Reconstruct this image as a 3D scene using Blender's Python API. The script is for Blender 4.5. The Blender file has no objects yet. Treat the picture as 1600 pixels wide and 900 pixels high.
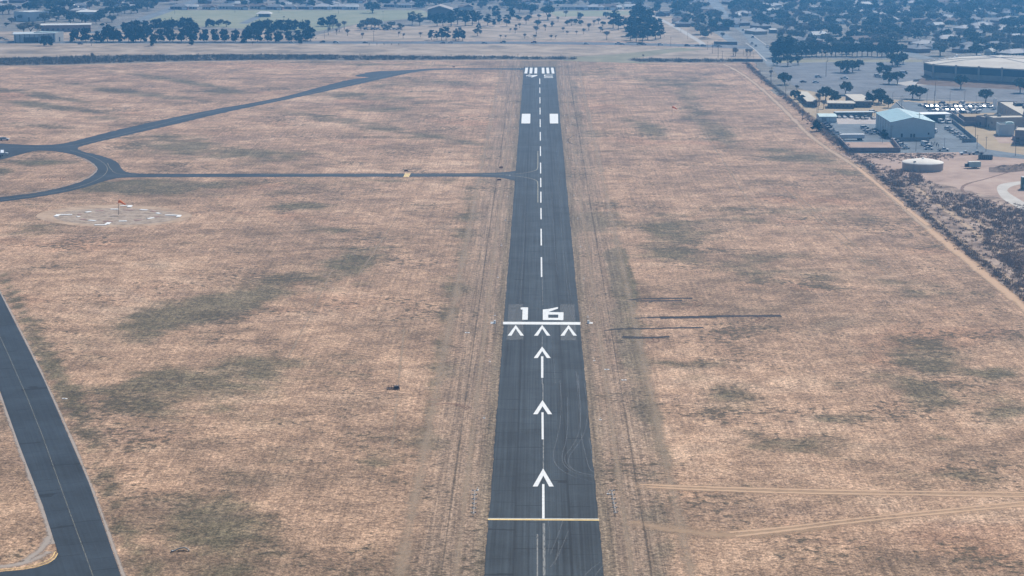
import bpy, bmesh, math, random
import numpy as np
from mathutils import Vector, Matrix
from mathutils.geometry import tessellate_polygon
random.seed(7); rng = np.random.default_rng(7)
SC = bpy.context.scene
C = SC.collection
R = math.radians

# ------------------------------------------------------------------ camera, sky, sun, exposure
FPX = 3111.0; YH = -177.0; CAM_H = 128.4
TH = math.atan((450 - YH) / FPX)
cam_d = bpy.data.cameras.new('camera'); cam = bpy.data.objects.new('camera', cam_d); C.objects.link(cam)
cam.location = (0, 0, CAM_H); cam.rotation_euler = (math.pi/2 - TH, 0, 0)
cam_d.sensor_width = 36; cam_d.lens = 36 * FPX / 1600; cam_d.clip_start = 1; cam_d.clip_end = 30000
SC.camera = cam
SUN_EL, SUN_AZ = R(43), R(28)
w = bpy.data.worlds.new('World'); SC.world = w; w.use_nodes = True
wn = w.node_tree; wn.nodes.clear()
sky = wn.nodes.new('ShaderNodeTexSky'); sky.sky_type = 'NISHITA'; sky.sun_disc = False
sky.sun_elevation = SUN_EL; sky.sun_rotation = SUN_AZ
bg = wn.nodes.new('ShaderNodeBackground'); bg.inputs[1].default_value = 0.12
wo = wn.nodes.new('ShaderNodeOutputWorld')
wn.links.new(sky.outputs[0], bg.inputs[0]); wn.links.new(bg.outputs[0], wo.inputs[0])
sl = bpy.data.lights.new('sun', 'SUN'); sl.energy = 4.6; sl.angle = R(0.5); sl.color = (1, 0.935, 0.85)
so = bpy.data.objects.new('sun', sl); C.objects.link(so)
sv = Vector((math.sin(SUN_AZ)*math.cos(SUN_EL), math.cos(SUN_AZ)*math.cos(SUN_EL), math.sin(SUN_EL)))
so.rotation_euler = sv.to_track_quat('Z', 'Y').to_euler(); so.location = (300, 800, 600)
SC.view_settings.view_transform = 'Standard'; SC.view_settings.look = 'None'
SC.view_settings.exposure = 0.1; SC.view_settings.gamma = 1
HAZE_DENSITY = 0.00019
HAZE_COLOR = (0.15, 0.50, 1.0)
SC.cycles.use_denoising = True
SC.cycles.max_bounces = 4; SC.cycles.volume_bounces = 0; SC.cycles.transparent_max_bounces = 12
SC.cycles.volume_step_rate = 4

# ------------------------------------------------------------------ where a pixel of the survey photo lies on the ground
CT, ST = math.cos(TH), math.sin(TH)
def G(px, py, z=0.0):
    u, v = (px - 800) / FPX, (py - 450) / FPX
    dy, dz = CT - v*ST, -ST - v*CT
    k = (z - CAM_H) / dz
    return Vector((u*k, dy*k, z))
def P(X, Y, Z=0.0):
    Yc = Y*CT + (CAM_H - Z)*ST; v = (-Y*ST + (CAM_H - Z)*CT) / Yc
    return 800 + FPX*X/Yc, 450 + FPX*v
def M(py): return .0076346*(py + 177)          # pixels per metre at that row
RA, RB = G(849.97, 900), G(843.05, 104.5)
RD = (RB - RA).normalized(); RL = Vector((RD.y, -RD.x, 0))
R0 = RA + RD*((G(847, 505) - RA).dot(RD))
RANG = math.atan2(-RD.x, RD.y)
def RW(s, t, z=0.0): v = R0 + RD*s + RL*t; return Vector((v.x, v.y, z))
def rs(px, py): v = G(px, py) - R0; return v.dot(RD), v.dot(RL)

# ------------------------------------------------------------------ materials
class NT:
    def __init__(s, name):
        s.m = bpy.data.materials.new(name); s.m.use_nodes = True; s.t = s.m.node_tree; s.t.nodes.clear()
        s.out = s.t.nodes.new('ShaderNodeOutputMaterial')
    def n(s, ty, ins=None, **pr):
        n = s.t.nodes.new(ty)
        for k, v in pr.items(): setattr(n, k, v)
        for k, v in (ins or {}).items(): s.put(n.inputs[k], v)
        return n
    def put(s, sock, v):
        if isinstance(v, bpy.types.NodeSocket): s.t.links.new(v, sock)
        elif isinstance(v, bpy.types.Node): s.t.links.new(v.outputs[0], sock)
        else: sock.default_value = (*v, 1) if isinstance(v, tuple) and len(v) == 3 and sock.type == 'RGBA' else v
    def math(s, op, a, b=None, c=None, clamp=False):
        n = s.n('ShaderNodeMath', {0: a}, operation=op, use_clamp=clamp)
        if b is not None: s.put(n.inputs[1], b)
        if c is not None: s.put(n.inputs[2], c)
        return n.outputs[0]
    def mix(s, f, a, b, mode='MIX'):
        n = s.n('ShaderNodeMix', data_type='RGBA', blend_type=mode)
        s.put(n.inputs[0], f); s.put(n.inputs[6], a); s.put(n.inputs[7], b); return n.outputs[2]
    def noise(s, vec, scale, detail=4, rough=.55, dist=0.0):
        return s.n('ShaderNodeTexNoise', {'Vector': vec, 'Scale': scale, 'Detail': detail, 'Roughness': rough, 'Distortion': dist}).outputs[0]
    def ss(s, v, a, b, lo=0.0, hi=1.0):
        return s.n('ShaderNodeMapRange', {0: v, 1: a, 2: b, 3: lo, 4: hi}, interpolation_type='SMOOTHSTEP').outputs[0]
    def ramp(s, v, stops):
        n = s.n('ShaderNodeValToRGB', {0: v}); e = n.color_ramp.elements
        while len(e) < len(stops): e.new(.5)
        for q, (p, c) in zip(e, stops): q.position = p; q.color = (*c, 1)
        return n.outputs[0]
    def scale(s, vec, v3): return s.n('ShaderNodeVectorMath', {0: vec, 1: v3}, operation='MULTIPLY').outputs[0]
    def obj(s): return s.n('ShaderNodeTexCoord').outputs['Object']
    def pos(s): return s.n('ShaderNodeNewGeometry').outputs['Position']
    def done(s, col, rough=.9, alpha=None, bump=None, metal=0.0, spec=.3, **kw):
        b = s.n('ShaderNodeBsdfPrincipled', {'Base Color': col, 'Roughness': rough, 'Metallic': metal, 'Specular IOR Level': spec})
        if bump is not None:
            h, st, d = bump; s.put(b.inputs['Normal'], s.n('ShaderNodeBump', {'Height': h, 'Strength': st, 'Distance': d}))
        if alpha is not None: s.put(b.inputs['Alpha'], alpha)
        s.put(s.out.inputs[0], b); return s.m
MATS = {}
def mat(name, col, rough=.8, var=.15, sc=.6, metal=0.0, spec=.3, stretch=(1, 1, 1)):
    """painted / plaster / metal surface with weathering noise"""
    if name in MATS: return MATS[name]
    n = NT(name); o = n.scale(n.obj(), stretch)
    f = n.noise(o, sc, 6, .65); g = n.noise(o, sc*7, 3)
    v = n.math('ADD', n.math('MULTIPLY', f, .7), n.math('MULTIPLY', g, .3))
    lo = tuple(c*(1 - 2*var) for c in col); hi = tuple(min(1, c*(1 + 1.2*var)) for c in col)
    MATS[name] = n.done(n.ramp(v, [(.3, lo), (.7, hi)]), rough, metal=metal, spec=spec)
    return MATS[name]
def runway_frame(n):
    p = n.pos(); d = n.n('ShaderNodeVectorMath', {0: p, 1: tuple(R0)}, operation='SUBTRACT').outputs[0]
    t = n.n('ShaderNodeVectorMath', {0: d, 1: tuple(RL)}, operation='DOT_PRODUCT').outputs['Value']
    q = n.n('ShaderNodeVectorMath', {0: d, 1: tuple(RD)}, operation='DOT_PRODUCT').outputs['Value']
    return t, q, n.n('ShaderNodeCombineXYZ', {0: t, 1: q, 2: 0.0}).outputs[0]

def ground_material():
    n = NT('dry_grass_field'); t, q, p = runway_frame(n)
    att = n.n('ShaderNodeAttribute', attribute_name='patch'); sep = n.n('ShaderNodeSeparateColor', {0: att.outputs['Color']})
    dark, sand, outer = sep.outputs[0], sep.outputs[1], sep.outputs[2]
    big = n.noise(p, .006, 6, .6, .6); mid = n.noise(p, .035, 9, .68, .4)
    col = n.ramp(n.math('ADD', n.math('MULTIPLY', big, .45), n.math('MULTIPLY', mid, .55)),
                 [(.39, (.215, .145, .093)), (.47, (.325, .212, .136)), (.53, (.415, .268, .171)), (.61, (.51, .345, .228))])
    red = n.ss(n.noise(p, .013, 5, .6), .55, .68)
    col = n.mix(n.math('MULTIPLY', red, .5), col, (.41, .225, .135))
    # grey-green dormant grass: the surveyed patches broken up by noise, and thin natural ones
    edge = n.math('SUBTRACT', n.noise(p, .05, 9, .7, .3), .5)
    f1 = n.ss(n.math('ADD', dark, n.math('MULTIPLY', edge, 1.5)), .06, .52)
    f2 = n.ss(n.noise(p, .018, 8, .65, .8), .55, .72)
    col = n.mix(n.math('MULTIPLY', f2, .42), col, (.165, .135, .092))
    fl = n.math('MULTIPLY', f1, .80)
    col = n.mix(fl, col, (.108, .100, .058))
    # wisps lying across the slope
    wis = n.noise(n.scale(p, (.035, .11, 1)), 1, 9, .72, .3); wis2 = n.noise(n.scale(p, (.010, .022, 1)), 1, 9, .74, .5)
    col = n.mix(n.ss(wis2, .53, .66, 0, .32), col, (.19, .135, .105)); col = n.mix(n.ss(wis2, .46, .34, 0, .4), col, (.52, .35, .23))
    col = n.mix(n.ss(wis, .54, .68, 0, .30), col, (.17, .12, .085))
    col = n.mix(n.ss(wis, .47, .32, 0, .28), col, (.52, .355, .235))
    pat = n.noise(p, .13, 8, .72, .3)
    pv_ = n.ss(pat, .38, .62, .78, 1.20)
    col = n.mix(1.0, col, n.n('ShaderNodeCombineXYZ', {0: pv_, 1: pv_, 2: pv_}).outputs[0], 'MULTIPLY')
    # mowing and drill lines parallel with the runway
    lin = n.noise(n.scale(p, (.9, .012, 1)), 1, 4, .6); lin2 = n.noise(n.scale(p, (2.6, .03, 1)), 1, 3)
    lf = n.math('ADD', n.math('MULTIPLY', n.math('SUBTRACT', lin, .5), .55), n.math('MULTIPLY', n.math('SUBTRACT', lin2, .5), .45))
    # shoulder of the runway: greyer, gravelly, strongly lined
    at = n.math('ABSOLUTE', n.math('ADD', t, 0.0))
    wob = n.math('MULTIPLY', n.math('SUBTRACT', n.noise(n.scale(p, (.3, .012, 1)), 1, 3), .5), 9)
    sh = n.ss(n.math('ADD', at, wob), 31, 20)
    inn = n.math('LESS_THAN', q, 1010.0)
    sh = n.math('MULTIPLY', sh, inn)
    col = n.mix(n.math('MULTIPLY', sh, .62), col, (.235, .178, .128))
    edge2 = n.math('MULTIPLY', n.ss(n.math('ADD', at, n.math('MULTIPLY', wob, .25)), 15.5, 12.2), inn)
    col = n.mix(n.math('MULTIPLY', edge2, .55), col, (.155, .128, .085))
    amp = n.math('ADD', 1.35, n.math('MULTIPLY', sh, 1.3))
    col = n.mix(1.0, col, n.n('ShaderNodeCombineXYZ', {0: n.math('ADD', 1, n.math('MULTIPLY', lf, amp)), 1: n.math('ADD', 1, n.math('MULTIPLY', lf, amp)), 2: n.math('ADD', 1, n.math('MULTIPLY', lf, amp))}).outputs[0], 'MULTIPLY')
    # bare sandy ground
    sf = n.ss(n.math('ADD', sand, n.math('MULTIPLY', edge, .9)), .25, .75)
    col = n.mix(n.math('MULTIPLY', sf, .7), col, (.54, .385, .245))
    # town ground outside the field
    of = n.ss(n.math('ADD', outer, n.math('MULTIPLY', edge, .25)), .4, .6)
    tc = n.ramp(n.noise(p, .04, 8, .7), [(.35, (.12, .115, .10)), (.55, (.22, .20, .17)), (.7, (.33, .30, .25))])
    col = n.mix(of, col, tc)
    # tussocks and grain
    tus = n.noise(p, .42, 5, .66, .2); gr = n.noise(p, 2.2, 4, .7)
    dens = n.math('ADD', n.math('MULTIPLY', n.math('SUBTRACT', n.noise(p, .025, 5), .5), .75), n.math('MULTIPLY', f1, .05))
    tf = n.ss(n.math('ADD', tus, dens), .58, .68)
    col = n.mix(n.math('MULTIPLY', tf, .85), col, (.10, .078, .05))
    gv = n.ss(gr, .34, .66, .60, 1.42)
    gv2 = n.ss(n.noise(p, .9, 4, .7), .34, .66, .60, 1.42); gv = n.math('MULTIPLY', gv, gv2)
    col = n.mix(1.0, col, n.n('ShaderNodeCombineXYZ', {0: gv, 1: gv, 2: gv}).outputs[0], 'MULTIPLY')
    return n.done(col, .95, bump=(n.math('ADD', n.math('MULTIPLY', tus, .7), n.math('MULTIPLY', gr, .3)), .8, .8), spec=.1)

def asphalt_material(name, base, runway=False, lanes=0, tint=1.0):
    n = NT(name); o = n.obj(); sx = n.n('ShaderNodeSeparateXYZ', {0: o}); t, s = sx.outputs[0], sx.outputs[1]
    lng = n.noise(n.scale(o, (1.6, .012, 1)), 1, 5, .6); cl = n.noise(o, .06, 7, .65); fi = n.noise(o, 2.0, 4, .7)
    v = n.math('ADD', n.math('ADD', n.math('MULTIPLY', n.math('SUBTRACT', lng, .5), 3.0 if runway else 1.1), n.math('MULTIPLY', n.math('SUBTRACT', cl, .5), 2.2)),
               n.math('MULTIPLY', n.math('SUBTRACT', fi, .5), 1.1))
    v = n.math('ADD', v, 1.0)
    if runway:
        wob = n.math('MULTIPLY', n.math('SUBTRACT', n.noise(n.scale(o, (0, .02, 0)), 1, 3), .5), .6)
        tt = n.math('ADD', t, wob); a = n.math('ABSOLUTE', n.math('ADD', tt, .3))
        outer = n.ss(a, 5.3, 6.0)
        v = n.math('MULTIPLY', v, n.math('SUBTRACT', 1.06, n.math('MULTIPLY', outer, .20)))
        seam = n.ss(n.math('ABSOLUTE', n.math('SUBTRACT', a, 5.6)), .45, .06)
        v = n.math('MULTIPLY', v, n.math('SUBTRACT', 1, n.math('MULTIPLY', seam, .65)))
        wheel = n.ss(n.math('ABSOLUTE', n.math('SUBTRACT', a, 4.6)), 1.1, .2)
        v = n.math('MULTIPLY', v, n.math('SUBTRACT', 1, n.math('MULTIPLY', wheel, .24)))
        lane = n.math('FLOOR', n.math('DIVIDE', n.math('ADD', tt, 5.9), 5.6))
    else:
        lane = n.math('FLOOR', n.math('DIVIDE', t, 7.0))
    j = n.math('MULTIPLY', n.noise(n.n('ShaderNodeCombineXYZ', {0: n.math('MULTIPLY', lane, 3.7), 1: n.math('MULTIPLY', s, .06), 2: 0.0}).outputs[0], 1, 2), 26)
    sk = n.math('FRACT', n.math('DIVIDE', n.math('ADD', n.math('ADD', s, j), n.math('MULTIPLY', n.noise(o, .25, 4), .9)), 11.0))
    crack = n.math('LESS_THAN', sk, .034)
    keep = n.math('GREATER_THAN', n.noise(n.scale(o, (.06, .05, 1)), 1, 2), .42)
    v = n.math('MULTIPLY', v, n.math('SUBTRACT', 1, n.math('MULTIPLY', n.math('MULTIPLY', crack, keep), .72 if runway else .6)))
    c = n.n('ShaderNodeCombineXYZ', {0: n.math('MULTIPLY', v, base[0]), 1: n.math('MULTIPLY', v, base[1]), 2: n.math('MULTIPLY', v, base[2])}).outputs[0]
    return n.done(c, .85, spec=.25, bump=(fi, .1, .02))

def paint_material(name, col, keep=.35, alpha_max=1.0):
    """road paint worn through to the asphalt along the traffic direction"""
    n = NT(name); t, s, p = runway_frame(n)
    w1 = n.noise(n.scale(p, (2.2, .25, 1)), 1, 6, .7); w2 = n.noise(p, 4, 4, .7)
    v = n.math('ADD', n.math('MULTIPLY', w1, .6), n.math('MULTIPLY', w2, .4))
    a = n.math('MULTIPLY', n.ss(v, keep - .08, keep + .04), alpha_max)
    dirt = n.ss(n.noise(p, .8, 5, .7), .3, .7, .82, 1.04)
    c = n.n('ShaderNodeCombineXYZ', {0: n.math('MULTIPLY', dirt, col[0]), 1: n.math('MULTIPLY', dirt, col[1]), 2: n.math('MULTIPLY', dirt, col[2])}).outputs[0]
    return n.done(c, .7, alpha=a, spec=.3)

def track_material(name, col, col2, amax=.75, thr=.5):
    """wheel track or stain: soft ragged edge from the strip's own u coordinate"""
    n = NT(name); uv = n.n('ShaderNodeSeparateXYZ', {0: n.n('ShaderNodeUVMap').outputs[0]}); p = n.pos()
    e = n.math('SUBTRACT', 1, n.math('ABSOLUTE', n.math('SUBTRACT', n.math('MULTIPLY', uv.outputs[0], 2), 1)))
    nz = n.noise(p, .45, 6, .7); n2 = n.noise(p, .05, 5, .6)
    a = n.ss(n.math('ADD', n.math('MULTIPLY', e, .75), n.math('ADD', n.math('SUBTRACT', nz, .5), n.math('MULTIPLY', n.math('SUBTRACT', n2, .5), .9))), thr - .3, thr + .3, 0, amax)
    c = n.mix(n.noise(p, 1.3, 4), col, col2)
    return n.done(c, .95, alpha=a, spec=.1)

def patchy(name, stops, sc=.05, fine=1.5, spec=.1, bump=.3):
    if name in MATS: return MATS[name]
    n = NT(name); p = n.pos()
    a = n.noise(p, sc, 8, .68, .4); f = n.noise(p, fine, 4, .7)
    v = n.math('ADD', n.math('MULTIPLY', a, .72), n.math('MULTIPLY', f, .28))
    MATS[name] = n.done(n.ramp(v, stops), .95, spec=spec, bump=(f, bump, .3))
    return MATS[name]

def leaf_material(name, a, b):
    if name in MATS: return MATS[name]
    n = NT(name); oi = n.n('ShaderNodeObjectInfo')
    vor = n.noise(n.obj(), 1.1, 3); r = n.n('ShaderNodeTexWhiteNoise', {0: n.n('ShaderNodeCombineXYZ', {0: oi.outputs['Random']})}).outputs[0]
    f = n.math('ADD', n.math('MULTIPLY', n.ss(vor, .3, .7), .6), n.math('MULTIPLY', oi.outputs['Random'], .4))
    c = n.mix(f, a, b)
    MATS[name] = n.done(c, .8, spec=.15); return MATS[name]

# ------------------------------------------------------------------ object helpers
def link_mesh(name, verts, faces, m=None, parent=None, smooth=False, uvs=None, mats=None, mi=None):
    me = bpy.data.meshes.new(name); me.from_pydata([tuple(v) for v in verts], [], [tuple(f) for f in faces]); me.update()
    for mm in (mats or ([m] if m else [])): me.materials.append(mm)
    if mi is not None: me.polygons.foreach_set('material_index', mi)
    if uvs is not None:
        l = me.uv_layers.new(name='UVMap'); l.data.foreach_set('uv', np.array([uvs[v.vertex_index] for v in me.loops], dtype=np.float32).ravel())
    if smooth: me.polygons.foreach_set('use_smooth', [True]*len(me.polygons))
    o = bpy.data.objects.new(name, me); C.objects.link(o)
    if parent: o.parent = parent
    return o
def struct(o, kind='structure'): o['kind'] = kind; return o
def tag(o, label, cat, group=None):
    o['label'] = label; o['category'] = cat
    if group: o['group'] = group
    return o
def thing(name, label, cat, loc=(0, 0, 0), rz=0, group=None):
    o = bpy.data.objects.new(name, None); C.objects.link(o); o.location = loc; o.rotation_euler = (0, 0, rz); o.empty_display_size = .5
    return tag(o, label, cat, group)
def copy_tree(o, parent=None):
    c = o.copy(); C.objects.link(c); c.parent = parent
    for ch in KIDS.get(o.name, ()): copy_tree_child(ch, c)
    return c
KIDS = {}
def kids_of(root):
    """register the parts of a prototype once, so that copying never scans the scene"""
    def reg(o):
        k = [x for x in NEW if x.parent == o]; KIDS[o.name] = k
        for x in k: reg(x)
    NEW = [x for x in bpy.data.objects if x.parent is not None]; reg(root); return root
def copy_tree_child(ch, par):
    c = ch.copy(); C.objects.link(c); c.parent = par
    for g in KIDS.get(ch.name, ()): copy_tree_child(g, c)
FIRST = set()
def place(proto, loc, rz=0, sc=1.0, label=None, group=None, cat=None):
    """the first call moves the prototype itself, later calls copy it with its parts"""
    if proto.name in FIRST: o = copy_tree(proto)
    else: o = proto; FIRST.add(proto.name)
    o.location = loc; o.rotation_euler = (0, 0, rz); o.scale = (sc, sc, sc) if not isinstance(sc, tuple) else sc
    if label: o['label'] = label
    if group: o['group'] = group
    if cat: o['category'] = cat
    return o
_bx = [(0, 3, 2, 1), (4, 5, 6, 7), (0, 1, 5, 4), (1, 2, 6, 5), (2, 3, 7, 6), (3, 0, 4, 7)]
class MB:
    def __init__(s): s.v = []; s.f = []
    def add(s, v, f): k = len(s.v); s.v += [tuple(x) for x in v]; s.f += [tuple(i + k for i in q) for q in f]; return s
    def box(s, x0, x1, y0, y1, z0, z1, top=None):
        a = [(x0, y0), (x1, y0), (x1, y1), (x0, y1)]; cx, cy = (x0 + x1)/2, (y0 + y1)/2; tx, ty = top or (1, 1)
        return s.add([(x, y, z0) for x, y in a] + [(cx + (x - cx)*tx, cy + (y - cy)*ty, z1) for x, y in a], _bx)
    def prism(s, poly, z0, z1):
        n = len(poly); v = [(x, y, z0) for x, y in poly] + [(x, y, z1) for x, y in poly]
        return s.add(v, [tuple(range(n - 1, -1, -1)), tuple(range(n, 2*n))] + [(i, (i + 1) % n, n + (i + 1) % n, n + i) for i in range(n)])
    def profile(s, pts, y0, y1, taper=None):
        """side outline (x, z) extruded across y"""
        n = len(pts); v = [(x, y0, z) for x, z in pts] + [(x, y1, z) for x, z in pts]
        return s.add(v, [tuple(range(n)), tuple(range(2*n - 1, n - 1, -1))] + [(i, n + i, n + (i + 1) % n, (i + 1) % n) for i in range(n)])
    def tube(s, a, b, r0, r1=None, k=6):
        a, b = Vector(a), Vector(b); r1 = r0 if r1 is None else r1; d = (b - a).normalized()
        u = d.cross(Vector((0, 0, 1)) if abs(d.z) < .9 else Vector((1, 0, 0))).normalized(); w_ = d.cross(u)
        v = []
        for c, r in ((a, r0), (b, r1)): v += [c + (u*math.cos(2*math.pi*i/k) + w_*math.sin(2*math.pi*i/k))*r for i in range(k)]
        return s.add(v, [(i, (i + 1) % k, k + (i + 1) % k, k + i) for i in range(k)] + [tuple(range(k - 1, -1, -1)), tuple(range(k, 2*k))])
    def lathe(s, prof, k=32):
        v = []; n = len(prof)
        for r, z in prof: v += [(r*math.cos(2*math.pi*i/k), r*math.sin(2*math.pi*i/k), z) for i in range(k)]
        return s.add(v, [(j*k + i, j*k + (i + 1) % k, (j + 1)*k + (i + 1) % k, (j + 1)*k + i) for j in range(n - 1) for i in range(k)])
    def build(s, name, m, parent=None, smooth=False): return link_mesh(name, s.v, s.f, m, parent, smooth)
def chaikin(p, n=1, closed=True):
    for _ in range(n):
        q = []; m = len(p)
        for i in range(m if closed else m - 1):
            a, b = p[i], p[(i + 1) % m]; q += [(a[0]*.75 + b[0]*.25, a[1]*.75 + b[1]*.25), (a[0]*.25 + b[0]*.75, a[1]*.25 + b[1]*.75)]
        if not closed: q = [p[0]] + q + [p[-1]]
        p = q
    return p
def sheet(name, pts, z, m, px=True, smooth=0, kind='structure', rag=0.0):
    p = chaikin(pts, smooth) if smooth else pts
    w_ = [G(*a) for a in p] if px else [Vector((a[0], a[1], 0)) for a in p]
    if rag:
        q = []
        for i in range(len(w_)):
            a, b = w_[i], w_[(i + 1) % len(w_)]; L = (b - a).length; k = min(400, max(1, int(L/3))); nrm = Vector((b.y - a.y, a.x - b.x, 0)).normalized() if L > 0 else Vector()
            for j in range(k): q.append(a.lerp(b, j/k) + nrm*random.uniform(-rag, rag)*(1 if j else 0))
        w_ = q
    w_ = [Vector((a.x, a.y, z)) for a in w_]
    tri = tessellate_polygon([w_]); f = []
    for a, b, c in tri:
        nz = (w_[b] - w_[a]).cross(w_[c] - w_[a]).z
        if abs(nz) > 1e-9: f.append((a, b, c) if nz > 0 else (a, c, b))
    return struct(link_mesh(name, w_, f, m), kind)
def strip_geo(pts, width, z, px=True, sm=2):
    p = chaikin(pts, sm, False) if sm else pts
    w_ = [G(*a) for a in p] if px else [Vector((a[0], a[1], 0)) for a in p]; v = []; uv = []
    wd = width if isinstance(width, (list, tuple)) else (width, width)
    for i, a in enumerate(w_):
        d = (w_[min(i + 1, len(w_) - 1)] - w_[max(i - 1, 0)]).normalized(); nn = Vector((d.y, -d.x, 0)); h = (wd[0] + (wd[1] - wd[0])*i/(len(w_) - 1))/2
        v += [a - nn*h, a + nn*h]; uv += [(0, i), (1, i)]
    v = [(a.x, a.y, z) for a in v]
    return v, [(2*i, 2*i + 1, 2*i + 3, 2*i + 2) for i in range(len(w_) - 1)], uv
def strips(name, lst, m, z, px=True, sm=2, kind='structure'):
    V, F, U = [], [], []
    for i_, (pts, width) in enumerate(lst):
        v, f, u = strip_geo(pts, width, z + .0015*i_, px, sm); k = len(V); V += v; F += [tuple(i + k for i in q) for q in f]; U += u
    return struct(link_mesh(name, V, F, m, uvs=U), kind)
def zoom(x0, y0, s, pts): return [(x0 + a/s, y0 + b/s) for a, b in pts]
ORD = 'first second third fourth fifth sixth seventh eighth ninth tenth eleventh twelfth thirteenth fourteenth fifteenth sixteenth seventeenth eighteenth nineteenth'.split()
TENS = {2: ('twentieth', 'twenty'), 3: ('thirtieth', 'thirty'), 4: ('fortieth', 'forty'), 5: ('fiftieth', 'fifty'), 6: ('sixtieth', 'sixty'), 7: ('seventieth', 'seventy'), 8: ('eightieth', 'eighty'), 9: ('ninetieth', 'ninety')}
def nth(i):
    i += 1
    if i < 20: return ORD[i - 1]
    a, b = divmod(i, 10)
    if a >= 10: return 'hundred and ' + nth(i - 101)
    return TENS[a][0] if b == 0 else TENS[a][1] + '-' + ORD[b - 1]

# ------------------------------------------------------------------ ground: one sheet with the survey of grass patches
PATCH = [  # x, y, rx, ry, tilt(px slope), strength
 (300, 488, 110, 20, -.25, .8), (372, 472, 55, 16, -.3, .8), (300, 600, 125, 26, -.08, .6), (400, 588, 50, 26, 0, .6), (240, 640, 70, 18, .1, .5), (335, 640, 60, 14, 0, .4), (545, 412, 45, 20, -.2, .6), (480, 440, 90, 22, -.1, .35),
 (335, 825, 65, 42, .1, .62), (300, 790, 50, 20, 0, .4), (350, 890, 60, 20, 0, .4), (670, 685, 28, 14, 0, .5), (592, 722, 38, 12, -.1, .5), (690, 580, 20, 9, 0, .5),
 (728, 372, 16, 10, 0, .55), (712, 452, 18, 14, 0, .5), (735, 340, 14, 10, 0, .4), (478, 323, 36, 5, 0, .75), (528, 361, 24, 5, 0, .5), (225, 293, 75, 10, 0, .85), (330, 291, 60, 6, 0, .5), (500, 287, 60, 4, 0, .4),
 (660, 283, 120, 3.5, 0, .35), (280, 229, 60, 12, .05, .62), (380, 240, 90, 8, .05, .55), (250, 215, 40, 6, 0, .4), (62, 254, 45, 3.5, 0, .75), (5, 268, 14, 6, 0, .5), (60, 355, 50, 9, 0, .35), (35, 365, 30, 12, 0, .3),
 (70, 150, 75, 4.5, .16, .5), (70, 165, 60, 5, .12, .6), (130, 172, 60, 4, .1, .4), (210, 145, 90, 3.5, .12, .5), (350, 143, 30, 5, 0, .5), (290, 128, 100, 4, .16, .45), (60, 196, 60, 3.5, .05, .35), (170, 185, 60, 4, 0, .3),
 (560, 150, 110, 7, .06, .38), (640, 130, 100, 8, 0, .3), (620, 205, 160, 4, .16, .45), (520, 185, 120, 4, .15, .4), (600, 170, 50, 4, 0, .45), (700, 220, 110, 4, .1, .3), (620, 101, 110, 2.5, 0, .45), (500, 97, 80, 1.5, 0, .3),
 (1120, 205, 35, 16, .4, .45), (1080, 165, 26, 22, .8, .35), (1012, 202, 26, 10, .3, .6), (925, 345, 32, 16, 0, .6), (1050, 362, 50, 22, .1, .5), (1045, 395, 55, 12, .1, .5), (1130, 340, 80, 12, 0, .3),
 (1445, 560, 48, 26, .2, .55), (1430, 608, 46, 22, .35, .65), (1475, 630, 22, 10, 0, .5), (1550, 582, 48, 9, .05, .6), (1470, 685, 30, 5, .1, .5), (1140, 625, 44, 16, 0, .5), (1090, 590, 30, 5, 0, .35), (1290, 655, 26, 6, 0, .45), (1330, 650, 40, 10, 0, .3),
 (1235, 432, 120, 16, .05, .3), (1185, 405, 60, 12, 0, .3), (1255, 245, 70, 10, .1, .5), (1320, 270, 50, 6, .2, .35), (920, 210, 30, 10, 0, .3), (905, 240, 14, 20, 0, .3), (1240, 330, 120, 10, .05, .25), (1380, 440, 100, 14, .2, .3),
 (1035, 862, 14, 26, .1, .65), (1010, 820, 22, 20, .3, .45), (1240, 700, 90, 14, .05, .3), (1580, 640, 40, 20, 0, .4), (1060, 570, 60, 10, 0, .3), (1500, 745, 120, 10, 0, .3), (940, 115, 50, 6, 0, .35), (1060, 130, 80, 10, .1, .35)]
BAND = [  # long patches given as a line (x0,y0,x1,y1, half width px, strength)
 (965, 400, 985, 545, 18, .85), (960, 320, 968, 400, 10, .35), (985, 545, 1030, 700, 20, .5), (1030, 700, 1035, 900, 16, .3), (45, 510, 120, 640, 17, .6), (120, 640, 190, 820, 15, .38), (5, 430, 45, 510, 8, .5), (190, 820, 230, 900, 20, .4),
 (703, 480, 660, 690, 13, .35), (735, 300, 715, 420, 12, .3), (895, 130, 905, 200, 8, .35)]
SAND = [(640, 325, 150, 10, 0, .3), (300, 545, 80, 14, 0, .3), (420, 660, 120, 14, 0, .35), (640, 520, 60, 20, 0, .35), (1180, 490, 120, 25, 0, .35), (1250, 560, 110, 30, 0, .3), (500, 800, 120, 30, 0, .25), (1350, 820, 140, 25, 0, .25),
 (30, 870, 60, 16, 0, .5), (150, 560, 60, 18, .5, .35), (170, 345, 140, 22, 0, .3), (170, 322, 150, 6, 0, .45), (1090, 145, 50, 10, 0, .4), (1000, 160, 90, 8, 0, .35), (1090, 760, 110, 8, 0, .4), (980, 770, 40, 22, 0, .35)]
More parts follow.
